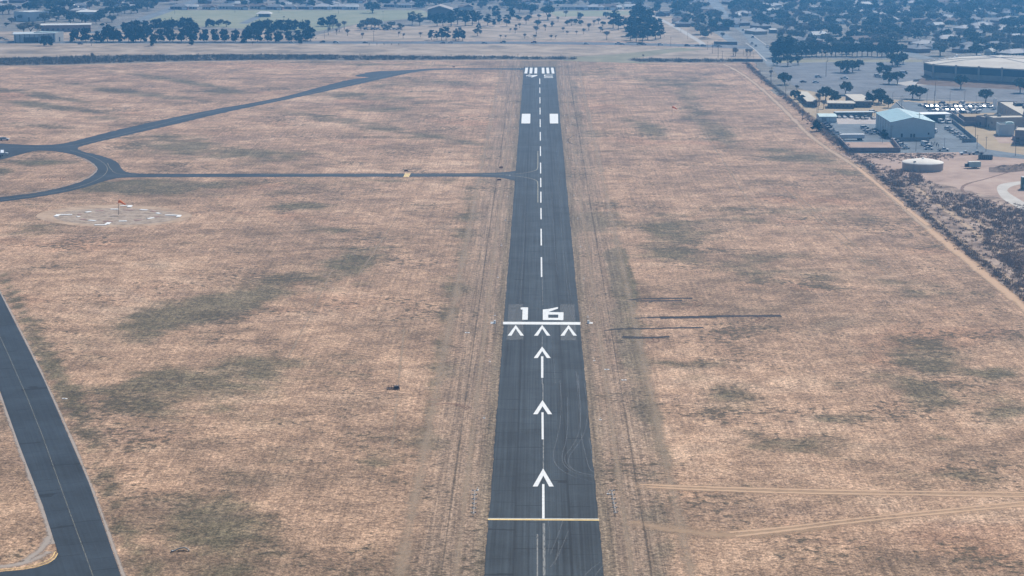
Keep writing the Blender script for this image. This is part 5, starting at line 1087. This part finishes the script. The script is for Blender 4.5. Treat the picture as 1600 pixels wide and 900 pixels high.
for i, (x, y, k, c) in enumerate([(1481.5, 202.2, 'suv', 'white'), (1485, 204.4, 'sedan', 'black'), (1489, 206.8, 'suv', 'white'), (1492.5, 209, 'sedan', 'white'), (1496, 211.2, 'suv', 'silver'), (1500, 214, 'sedan', 'white'), (1505, 217.2, 'suv', 'white')]):
    car(k, c, x, y, ang((1495, 216), (1510, 214)), f'{c} {CN[k]}, {nth(i)} from the back in the slanting row along the dark fence', 'vehicles in the slanting row along the dark fence')
for x, y, k, c, l in [(1351, 201.0, 'suv', 'white', 'white tall car farthest back beside the hall left wall'), (1354, 204.3, 'sedan', 'white', 'white sedan second back beside the hall left wall'), (1358, 208.0, 'suv', 'silver', 'silver vehicle half hidden beside the hall left wall'), (1366, 209.6, 'pickup', 'white', 'white pickup nearest the hall left wall'), (1291, 195.0, 'sedan', 'dark blue', 'dark blue sedan at the fence below the small shed'), (1294.5, 198.5, 'sedan', 'black', 'black sedan at the fence, second below the small shed'), (1296, 202.5, 'suv', 'grey', 'grey vehicle at the fence, third below the small shed'), (1301, 206.6, 'suv', 'white', 'white tall car at the fence above the white trailer'), (1307, 210.5, 'pickup', 'white', 'white pickup at the fence touching the white trailer'), (1398, 221.8, 'suv', 'white', 'white vehicle at the pen corner, farthest of four'), (1404, 224.5, 'sedan', 'black', 'black sedan at the pen corner, second of four'), (1409, 228.5, 'suv', 'white', 'white vehicle at the pen corner, third of four'), (1415, 232.8, 'sedan', 'white', 'white sedan at the pen corner, nearest of four'), (1364, 176.2, 'suv', 'white', 'white vehicle behind the teal-roofed hall')]:
    car(k, c, x, y, ang((1340, 205), (1360, 204.5)) + (.15), l, 'vehicles in the fenced yard')
for i, (x, k, c) in enumerate([(1310.5, 'sedan', 'grey'), (1319, 'sedan', 'silver'), (1329.5, 'sedan', 'white'), (1338.5, 'suv', 'grey'), (1347, 'sedan', 'black'), (1353, 'suv', 'grey'), (1364, 'sedan', 'black')]): car(k, c, x, 184.3 + (1.8 if i > 2 else 0), -math.pi/2 + .1, f'{c} {CN[k]}, {nth(i)} from the left under the long parking shelter', 'vehicles at the parking shelter')
for x, y, k, c, a, l in [(1446, 227.5, 'van', 'white', -1.2, 'white van facing the group of people'), (1450, 229.8, 'sedan', 'dark blue', .3, 'dark blue sedan between the white van and the people'), (1451, 233.8, 'sedan', 'white', .0, 'white sedan towing nothing left of the white pickup'), (1474, 236.2, 'pickup', 'white', .0, 'white pickup in front of the group of people'), (1461, 207.5, 'van', 'white', 1.2, 'white van tucked against the right wall of the hall'), (1508.5, 241.8, 'pickup', 'white', math.pi, 'white and dark pickup at the yard mouth beside the dumpster'), (1527, 241.6, 'pickup', 'grey', math.pi, 'grey pickup behind the dark dumpster'), (7, 219.5, 'suv', 'white', .1, 'white airport vehicle beside the far left taxiway'), (10, 63, 'sedan', 'white', .3, 'white sedan at the far left road by the shop'), (3, 61, 'suv', 'grey', .3, 'grey vehicle at the far left road by the shop')]:
    car(k, c, x, y, a, l)
for i, (x, y, c) in enumerate([(572, 46.5, 'grey'), (583, 46.6, 'grey'), (591, 46.6, 'silver'), (602, 46.5, 'grey'), (608, 46.6, 'white'), (617, 46.5, 'silver'), (624, 46.2, 'grey')]): car('suv', c, x, y, rd, f'{c} vehicle, {nth(i)} from the left before the shrubs of the park edge', 'vehicles parked at the park edge')
# trailers, dumpster
tr = thing('box_trailer', 'long white box trailer parked above the mauve walled pen', 'trailer', G(1313, 219.6) + Vector((0, 0, .07)), ang((1313, 219.6), (1351, 219.4)))
MB().box(0, 12.6, 0, 2.6, 1.1, 3.0).build('cargo_box', mat('trailer_side', (.50, .52, .53), .6, .06, .4), tr); MB().box(-.04, 12.64, -.04, 2.64, 3.0, 3.12).build('roof', M_trim, tr)
for x in (9.6, 10.9):
    for y in (.25, 2.35): MB().tube((x, y - .2, .5), (x, y + .2, .5), .5, k=12).build('wheel', M_blk, tr)
b = MB(); b.box(2.0, 2.2, .3, .5, 0, 1.1); b.box(2.0, 2.2, 2.1, 2.3, 0, 1.1); b.build('landing_leg', M_metal, tr); MB().box(.2, 12.4, .3, 2.3, .9, 1.09).build('chassis', M_blk, tr)
tr = thing('utility_trailer', 'pale teal box trailer with a dark front unit beside the water tank', 'trailer', G(1514.5, 263.4), ang((1514, 263.4), (1533, 263)))
MB().box(0, 5.6, 0, 2.5, .6, 3.0).build('cargo_box', mat('pale_teal_panel', (.36, .45, .44), .6, .08, .5), tr); MB().box(-.05, 5.65, -.05, 2.55, 3.0, 3.1).build('roof', M_roofw, tr); MB().box(-1.6, -.1, .5, 2.0, .6, 2.2).build('generator', M_dkband, tr); MB().tube((-3.6, 1.25, .7), (0, 1.25, .7), .08).build('drawbar', M_metal, tr)
for x in (2.3, 3.3):
    for y in (.1, 2.4): MB().tube((x, y - .12, .38), (x, y + .12, .38), .38, k=12).build('wheel', M_blk, tr)
dm = thing('dumpster', 'long open dark grey roll-off dumpster at the dirt yard edge', 'dumpster', G(1529, 249.2), ang((1529, 249.2), (1550, 249.6)))
b = MB(); b.box(0, 6.6, 0, .12, .3, 2.1); b.box(0, 6.6, 2.3, 2.42, .3, 2.1); b.box(0, .12, .12, 2.3, .3, 2.1); b.box(6.48, 6.6, .12, 2.3, .3, 2.1); b.box(.12, 6.48, .12, 2.3, .3, .5); b.build('container', mat('dumpster_steel', (.10, .11, .105), .8, .2, 1), dm)
for i in range(7): MB().box(.4 + i*.93, .55 + i*.93, -.1, -.003, .3, 2.05).build('rib', M_metal, dm)
MB().box(.3, 6.3, .3, 2.1, .0, .3).build('base_frame', M_blk, dm)
jt = thing('concrete_barrier', 'heap of pale concrete rubble at the fence near the water tank', 'rubble', G(1357, 259)); b = MB()
for i in range(9): x, y = random.uniform(-2, 2.4), random.uniform(-2, 3); b.box(x, x + random.uniform(.6, 1.6), y, y + random.uniform(.4, 1.1), 0, random.uniform(.4, 1.1), (.8, .7))
b.build('blocks', M_conc, jt)
# soil mound
V, F = [], []
nx, ny = 28, 12
for j in range(ny + 1):
    for i in range(nx + 1):
        u, v = i/nx, j/ny; q = G(1545 + 95*u, 269 - 4.5*u - 8*v + 2*math.sin(u*5)); e = (math.sin(math.pi*v)*min(1, u*5)); V.append((q.x, q.y, .03 + e*(1.8 + random.uniform(-.7, .7))))
F = [(j*(nx + 1) + i, j*(nx + 1) + i + 1, (j + 1)*(nx + 1) + i + 1, (j + 1)*(nx + 1) + i) for j in range(ny) for i in range(nx)]
o = link_mesh('soil_mound', V, F, patchy('mound_soil', [(.35, (.12, .085, .065)), (.5, (.19, .14, .11)), (.68, (.30, .23, .18))], .3), smooth=False); struct(o)
gp = thing('green_cabinet', 'tall dark green metal cabinet at the right edge by the curved road', 'cabinet', G(1597, 296)); MB().box(0, 4, 0, 3, 0, 5.2).build('body', mat('green_metal', (.06, .12, .10), .6, .15, 1), gp); MB().box(-.1, 4.1, -.1, 3.1, 5.2, 5.35).build('roof', M_metal, gp); MB().box(.3, 1.3, -.05, -.003, .3, 2.2).build('door', M_metal, gp)

# ------------------------------------------------------------------ poles
def pole_proto(kind):
    root = thing('light_pole' if kind == 'light' else 'power_pole' if kind == 'power' else 'floodlight_mast', 'pole', 'pole')
    if kind == 'light':
        MB().tube((0, 0, 0), (0, 0, 9), .14, .08).build('shaft', M_pole, root); MB().tube((0, 0, 8.9), (1.2, 0, 9.1), .05).build('arm', M_pole, root); MB().box(.9, 1.6, -.15, .15, 9.0, 9.15).build('lamp_head', M_metal, root)
    elif kind == 'power':
        MB().tube((0, 0, 0), (0, 0, 11), .2, .12).build('shaft', M_pole, root); MB().box(-1.2, 1.2, -.07, .07, 10.1, 10.25).build('crossarm', M_pole, root); b = MB()
        for x in (-1.1, -.5, .5, 1.1): b.tube((x, 0, 10.26), (x, 0, 10.5), .05, k=5)
        b.build('insulator', M_metal, root)
    else:
        MB().tube((0, 0, 0), (0, 0, 20), .22, .12).build('shaft', M_metal, root); MB().box(-1.2, 1.2, -.15, .15, 19.2, 20.4).build('floodlight', M_metal, root)
    return kids_of(root)
PP = {k: pole_proto(k) for k in ('light', 'power', 'mast')}
PHT = {'light': 9.15, 'power': 11, 'mast': 20.4}; PW = {'light': 'slim lamp post', 'power': 'wooden power pole', 'mast': 'tall floodlight mast'}
PL = {}
for k, z, L_ in [('light', 'on the car park', [(1290.5, 120, 25), (1461, 150, 22), (1293, 97, 20)]), ('light', 'at the lane before the full lot', [(1394.5, 163, 19), (1406, 167.5, 17), (1408.5, 172, 22), (1448, 164, 22), (1459.5, 166, 24), (1484, 163, 20), (1507, 161, 20), (1525, 163, 14)]),
                 ('power', 'standing in the yard before the hall', [(1431, 236.5, 22), (1393, 216, 20), (1435, 214.5, 38), (1379, 224, 15), (1475.5, 233, 17)]), ('power', 'on the dry lawn of the compound', [(1506.5, 211, 21), (1523.5, 221, 24), (1526.5, 232.7, 22), (1540.5, 236.5, 23), (1586.5, 243.5, 26)]),
                 ('power', 'along the perimeter fence', [(1204.5, 133, 28), (1227.5, 152, 22), (1254, 188, 28), (1278, 178, 24), (1276, 176, 14)]), ('power', 'at the road and ditch by the avenue', [(1048, 71.5, 14), (1105.5, 78, 13), (1113, 83.5, 16), (1122, 90.5, 20), (1128.5, 97.5, 18), (1161.5, 87, 9), (1182, 105, 13), (1177, 92, 9)]),
                 ('power', 'along the open strip right of the park', [(1038, 58, 12), (1064, 51, 10), (1074.5, 61, 11)]), ('power', 'beside the road left of the pine clump', [(584, 65, 17), (507, 61, 12)]), ('mast', 'round the sports field', [(273, 22, 25), (300, 15, 18), (417.5, 22, 28), (436, 20, 25), (515, 18, 22), (529, 21, 26), (345, 13, 14), (367, 20, 22), (388, 14, 16), (444, 50, 24), (598.5, 32, 14), (178.5, 34, 20), (242, 52, 16), (5, 34, 16)])]:
    PL.setdefault((k, z), []).extend(L_)
for (k, z), L_ in PL.items():
    L_.sort()
    for i, (x, y, h) in enumerate(L_): place(PP[k], G(x, y), random.uniform(-.3, .3), h/(M(y)*.985)/PHT[k] if k != 'mast' else h/(M(y)*.985)/20.4, f'{PW[k]} {z}, {nth(i)} from the left', f'poles {z}')
# small sign posts along the road, dark bollard-like markers
for i, x in enumerate((577, 589, 600, 612, 623)):
    t = thing('road_marker', f'short dark marker post beside the through road, {nth(i)} from the left', 'post', G(x, 70.3), 0, 'marker posts beside the through road'); MB().tube((0, 0, 0), (0, 0, 1.3), .22, .18).build('post', M_blk, t); MB().box(-.3, .3, -.05, .05, 1.3, 1.6).build('plate', M_metal, t)

# ------------------------------------------------------------------ airfield furniture
M_orange = mat('orange_windsock_cloth', (.95, .24, .05), .8, .1, 2)
def windsock(label, x, y, H, L, rz, px):
    root = thing('windsock', label, 'windsock', G(x, y), rz); MB().tube((0, 0, 0), (0, 0, H), .10, .06).build('mast', M_pole, root)
    b = MB(); v = []; k = 10; n = 7
    for i in range(n + 1):
        t = i/n; c = Vector((.15 + L*t*.96, 0, H - .35 - L*.42*t**1.8 + .10*math.sin(t*7))); r = .62 - .32*t
        v += [(c.x + .12*math.sin(a)*r, c.y + math.cos(a)*r, c.z + math.sin(a)*r) for a in [2*math.pi*j/k for j in range(k)]]
    b.add(v, [(i*k + j, i*k + (j + 1) % k, (i + 1)*k + (j + 1) % k, (i + 1)*k + j) for i in range(n) for j in range(k)]); s = b.build('sock', M_orange, root)
    h = MB(); h.tube((0, 0, H - .3), (.2, 0, H - .3), .05); h.build('swivel', M_metal, root); return root
windsock('orange windsock on a thin mast at the centre of the segmented circle', 185.5, 335.5, 5.7, 2.9, -.1, 1)
windsock('orange windsock on a thin mast alone right of the runway', 1050, 181, 5.3, 2.9, .15, 1)
M_mk = mat('white_marker_board', (.80, .79, .75), .7, .06, 1); M_mkr = mat('faded_red_marker', (.42, .22, .18), .8, .12, 1)
Zs = lambda pts: zoom(50, 300, 6.154, pts)
def slab(name, p, H, m, label, cat, group):
    a, b_ = G(*p[0]), G(*p[1]); d = (b_ - a); o = thing(name, label, cat, a, math.atan2(d.y, d.x), group); L = d.length; W = p[2]
    q = MB(); q.box(0, L, -W/2, W/2, .12, .12 + H, (.985, .7)); q.build('board', m, o)
    for x in (.2*L, .8*L): MB().box(x - .1, x + .1, -W*.35, W*.35, 0, .12).build('foot', M_metal, o)
for i, (a, b_) in enumerate([((430, 241), (462, 238)), ((512, 198), (566, 190)), ((756, 168), (832, 167)), ((1042, 171), (1110, 176)), ((1202, 203), (1232, 212)), ((1108, 260), (1168, 250)), ((834, 283), (912, 281)), ((550, 274), (614, 280))]):
    slab('circle_marker', (*Zs([a, b_]), 1.6), .12, M_mk, f'white board of the segmented circle, {nth(i)} clockwise from its left end', 'marker', 'white boards of the segmented circle')
for i, (a, b_) in enumerate([((462, 262), (515, 268)), ((440, 218), (476, 214)), ((610, 186), (690, 180)), ((880, 176), (980, 174)), ((1145, 184), (1192, 193)), ((1180, 240), (1225, 236)), ((980, 274), (1060, 271)), ((680, 285), (780, 284))]):
    slab('circle_marker', (*Zs([a, b_]), 1.0), .08, M_mkr, f'faded red board of the segmented circle, {nth(i)} clockwise from lower left', 'marker', 'red boards of the segmented circle')
for nm, long_, short in (('left', [(256, 222), (386, 221)], [(256, 219), (228, 238)]), ('far', [(848, 134), (962, 133)], [(950, 136), (930, 150)]), ('right', [(1282, 225), (1432, 227)], [(1420, 230), (1403, 244)]), ('near', [(600, 320), (716, 319)], [(742, 296), (718, 316)])):
    t = thing('landing_strip_indicator', f'white angled landing direction marker at the {nm} side of the segmented circle', 'marker', G(*Zs([long_[0]])[0]), 0, 'angled markers of the segmented circle'); o_ = G(*Zs([long_[0]])[0])
    for pts, wd, nmn in ((long_, 1.5, 'long_board'), (short, 1.7, 'short_board')):
        a, b_ = [G(*q) - o_ for q in Zs(pts)]; e = (b_ - a).normalized(); nn = Vector((-e.y, e.x, 0))*wd/2; z0, z1 = (.1, .22) if nmn == 'long_board' else (.1, .25)
        MB().add([(*(a - nn)[:2], z0), (*(b_ - nn)[:2], z0), (*(b_ + nn)[:2], z0), (*(a + nn)[:2], z0), (*(a - nn)[:2], z1), (*(b_ - nn)[:2], z1), (*(b_ + nn)[:2], z1), (*(a + nn)[:2], z1)], _bx).build(nmn, M_mk, t)
# row-of-bars light racks beside the arrow
def light_rack(x, y0, y1, label):
    a, b_ = G(x[0], y0), G(x[1], y1); d = b_ - a; t = thing('approach_light_rack', label, 'light rack', a, math.atan2(d.y, d.x)); L = d.length
    M_rk = mat('dull_rack_white', (.50, .50, .48), .8, .1, 1); MB().box(0, L, -.035, .035, .47, .53).build('spine', M_rk, t)
    for i in range(6):
        q = L*i/5; MB().box(q - .1, q + .1, -.42 if i else -.7, .42 if i else .7, .56, .64).build('crossbar', M_rk, t); MB().box(q - .05, q + .05, -.04, .04, 0, .44).build('leg', M_metal, t)
        for s in (-1, 1): MB().box(q - .12, q + .12, s*.4 - .12, s*.4 + .12, .69, .9).build('lamp', M_metal, t)
light_rack((742, 740), 771, 806, 'rack of short white light bars left of the nearest runway arrow'); light_rack((956, 962), 771, 805, 'rack of short white light bars right of the nearest runway arrow')
# edge lights on small pads
def edge_proto():
    r = thing('runway_edge_light', 'light', 'runway light'); MB().box(-.3, .3, -.25, .25, 0, .08).build('pad', M_mk, r); MB().tube((0, 0, .08), (0, 0, .42), .05).build('stem', M_metal, r); MB().lathe([(.02, .42), (.13, .44), (.12, .58), (0, .64)], 8).build('lens', M_lamp, r); return kids_of(r)
EL = edge_proto(); i = 0
for side, wd in ((-1, 'left'), (1, 'right')):
    i = 0
    for s in range(-170, 900, 60):
        place(EL, RW(s + random.uniform(-2, 2), side*(14.2 + random.uniform(-.4, .4))), RANG, 1, f'small white runway edge light, {nth(i)} from the near end on the {wd} side', f'edge lights on the {wd} side of the runway'); i += 1
for x, sgn, l in ((770.5, 1, 'left'), (922, -1, 'right')):
    t = thing('threshold_light', f'small white threshold light fixture off the {l} end of the white bar', 'light fixture', G(x, 505), RANG); MB().box(-.8, .8, -.8, .8, .02, .1).build('pad', M_mk, t); MB().box(-.3 + sgn*.5, .3 + sgn*.5, -.3, .3, .1, .9).build('lamp_box', M_mk, t); MB().box(-.8, .2, .6, .75, .1, .3).build('baffle', M_mk, t)
for x, y, l in ((975, 594, 'pale litter slab nearest the runway at right, below the burnt streaks'), (948, 577.5, 'small pale slab beside the runway below the white bar'), (184, 0, ''), (101, 623, 'small pale slab beside the parallel taxiway'), (730, 520, 'tiny pale slab left of the white threshold bar')):
    if l: t = thing('concrete_slab', l, 'slab', G(x, y), random.uniform(-.3, .3)); MB().box(-.7, .7, -.35, .35, 0, .1, (.95, .9)).build('slab', M_mk, t); MB().box(-.2, .2, -.15, .15, .1, .16).build('cover', M_metal, t)
# hold signs at the connector taxiway
for x, y, l in ((634.5, 268.5, 'small dark hold sign above the yellow taxiway bars'), (783, 263, 'small dark sign where the taxiway meets the runway, far side'), (780, 282.5, 'small dark sign where the taxiway meets the runway, near side'), (709, 105.5, 'small sign beside the far end taxiway')):
    t = thing('taxiway_sign', l, 'sign', G(x, y), RANG + .2); MB().box(-.85, .85, -.1, .1, .25, .85).build('panel', M_blk, t); MB().box(-.8, .8, -.14, -.103, .3, .8).build('face', mat('dark_red_face', (.10, .03, .025), .6, .1, 1), t)
    for q in (-.7, .7): MB().box(q - .05, q + .05, -.05, .05, 0, .25).build('leg', M_metal, t)
# lone frame in the grass
t = thing('steel_skid_frame', 'dark rusty skid frame with short uprights lying in the dry grass', 'metal frame', G(604.5, 609), .06); b = MB(); b.box(0, 3.4, 0, .18, .1, .3); b.box(0, 3.4, 1.5, 1.68, .1, .3)
for i in range(5): b.box(.1 + i*.78, .24 + i*.78, .19, 1.49, .14, .28)
b.build('rails', M_walld, t)
for i in range(5):
    for y in (.09, 1.59): MB().tube((.5 + i*.66, y, .3), (.5 + i*.66, y, .95), .07).build('upright', mat('rusty_steel', (.12, .05, .035), .8, .2, 3), t)
MB().box(1.9, 3.1, .3, 1.4, .32, .8, (.9, .9)).build('crate', M_dkband, t)
t = thing('bent_pipe', 'pale bent pipe lying in the grass near the bottom left taxiway', 'pipe', G(270, 862)); b = MB(); pts = [Vector((0, 0, .15)), Vector((.5, .5, .2)), Vector((1.3, .9, .45)), Vector((2.2, 1.0, .5)), Vector((2.9, .6, .35)), Vector((3.2, .1, .15))]
for a, c_ in zip(pts, pts[1:]): b.tube(a, c_, .15, .15, 8)
b.build('tube', M_conc, t); MB().tube((-.25, -.2, .15), (.02, .02, .15), .24, .2, 10).build('flange', M_metal, t); MB().box(.9, 2.3, .2, .5, 0, .12).build('plank', M_blk, t)

# light aircraft at the left edge: high white wing, nose to the right
ap = thing('light_aircraft', 'white high-wing light aircraft parked on the apron at the left edge', 'aircraft', G(3.5, 243.5) + Vector((0, 0, .06)), .25)
def loft(secs, k=12):
    b = MB(); v = []
    for x, z, ry, rz_ in secs: v += [(x, math.cos(a)*ry, z + math.sin(a)*rz_) for a in [2*math.pi*j/k for j in range(k)]]
    n = len(secs); b.add(v, [(i*k + j, (i + 1)*k + j, (i + 1)*k + (j + 1) % k, i*k + (j + 1) % k) for i in range(n - 1) for j in range(k)] + [tuple(range(k)), tuple(range(n*k - 1, (n - 1)*k - 1, -1))]); return b
M_ap = mat('aircraft_white', (.78, .79, .79), .35, .04, 1, spec=.5)
loft([(-5.2, 1.55, .08, .12), (-3, 1.4, .28, .35), (-1, 1.35, .52, .62), (.6, 1.35, .56, .66), (1.6, 1.2, .52, .5), (2.6, 1.1, .42, .42), (3.0, 1.1, .2, .22)]).build('fuselage', M_ap, ap, True)
wg = MB(); wg.box(-.75, .85, -5.5, 5.5, 1.98, 2.16, (.9, .99)); wg.build('wing', M_ap, ap); MB().box(-5.3, -4.3, -1.7, 1.7, 1.5, 1.58).build('tailplane', M_ap, ap)
MB().profile([(-5.4, 1.55), (-4.1, 1.6), (-4.9, 2.9), (-5.4, 2.9)], -.06, .06).build('fin', M_ap, ap); MB().box(.9, 1.55, -.5, .5, 1.62, 1.9, (.6, .9)).build('windscreen', M_glass, ap)
MB().box(3.02, 3.08, -.08, .08, .2, 2.0).build('propeller', M_blk, ap)
for s in (-1, 1): MB().tube((.2, s*.5, 1.0), (.1, s*3, 1.98), .05).build('wing_strut', M_ap, ap); MB().tube((.1, s*1.15, .22), (.1, s*1.3, .22), .22, k=12).build('wheel', M_blk, ap); MB().tube((.1, s*.4, .9), (.1, s*1.2, .25), .05).build('landing_leg', M_metal, ap)
MB().tube((2.3, -.07, .2), (2.3, .07, .2), .2, k=12).build('nose_wheel', M_blk, ap); MB().tube((2.3, 0, .25), (2.3, 0, .8), .05).build('nose_strut', M_metal, ap)

# ------------------------------------------------------------------ people standing in the yard
M_skin = mat('skin', (.36, .21, .15), .6, .05, 2); M_shirt = mat('dark_navy_cloth', (.03, .035, .05), .9, .15, 3); M_hair = mat('dark_hair', (.03, .022, .017), .9, .2, 4)
def person(x, y, rz, label, pose, lab2):
    ph = pose; J = [(0, 0, .95), (0, 0, 1.12), (0, .01, 1.36), (0, .0, 1.48), (0, .02, 1.62), (0, .02, 1.74)]; Rr = [.15, .13, .15, .06, .095, .07]; E = [(0, 1), (1, 2), (2, 3), (3, 4), (4, 5)]
    for s in (-1, 1):
        k = len(J); st = .12*s*ph
        J += [(s*.10, 0, .90), (s*.12, st*.5 + .03, .50), (s*.13, st, .09), (s*.14, st + .16, .04)]; Rr += [.10, .065, .045, .04]; E += [(0, k), (k, k + 1), (k + 1, k + 2), (k + 2, k + 3)]
        k = len(J); bend = .22 if s*ph > 0 else .06
        J += [(s*.19, 0, 1.40), (s*.25, -.02, 1.13), (s*.23, bend, .90 + bend*.6), (s*.22, bend + .09, .84 + bend*.8)]; Rr += [.06, .045, .035, .035]; E += [(2, k), (k, k + 1), (k + 1, k + 2), (k + 2, k + 3)]
    me = bpy.data.meshes.new('person'); me.from_pydata(J, E, []); ob = bpy.data.objects.new('person', me); C.objects.link(ob)
    sm = ob.modifiers.new('s', 'SKIN')
    for i, v in enumerate(me.skin_vertices[0].data): v.radius = (Rr[i], Rr[i]); v.use_root = i == 0
    ss = ob.modifiers.new('d', 'SUBSURF'); ss.levels = ss.render_levels = 1
    dg = bpy.context.evaluated_depsgraph_get(); m2 = bpy.data.meshes.new_from_object(ob.evaluated_get(dg)); ob.modifiers.clear(); ob.data = m2
    m2.materials.clear()
    for mm in (M_shirt, M_skin): m2.materials.append(mm)
    for p in m2.polygons: p.material_index = 1 if p.center.z > 1.47 or (abs(p.center.x) > .17 and p.center.z < .95 and p.center.z > .7) else 0
    ob.location = G(x, y) + Vector((0, 0, .07)); ob.rotation_euler = (0, 0, rz); tag(ob, label, 'person', 'people standing together in the yard')
    h = MB().lathe([(.0, 1.82), (.06, 1.80), (.1, 1.74), (.112, 1.66), (.10, 1.62)], 10); hv = [(a, b_ + .0, c_) for a, b_, c_ in h.v]; link_mesh('hair', hv, h.f, M_hair, ob)
for i, (x, y, rz, ps) in enumerate([(1455.5, 226.8, .4, 1), (1458, 228.2, 1.2, -1), (1460.5, 226.2, 2.5, 1), (1463, 229.6, -1, -1), (1464, 227.5, .2, 1), (1466.3, 230.5, 2.8, -1)]):
    person(x, y, rz, f'person in dark clothes standing in the yard, {nth(i)} from the left of the group', ps, '')
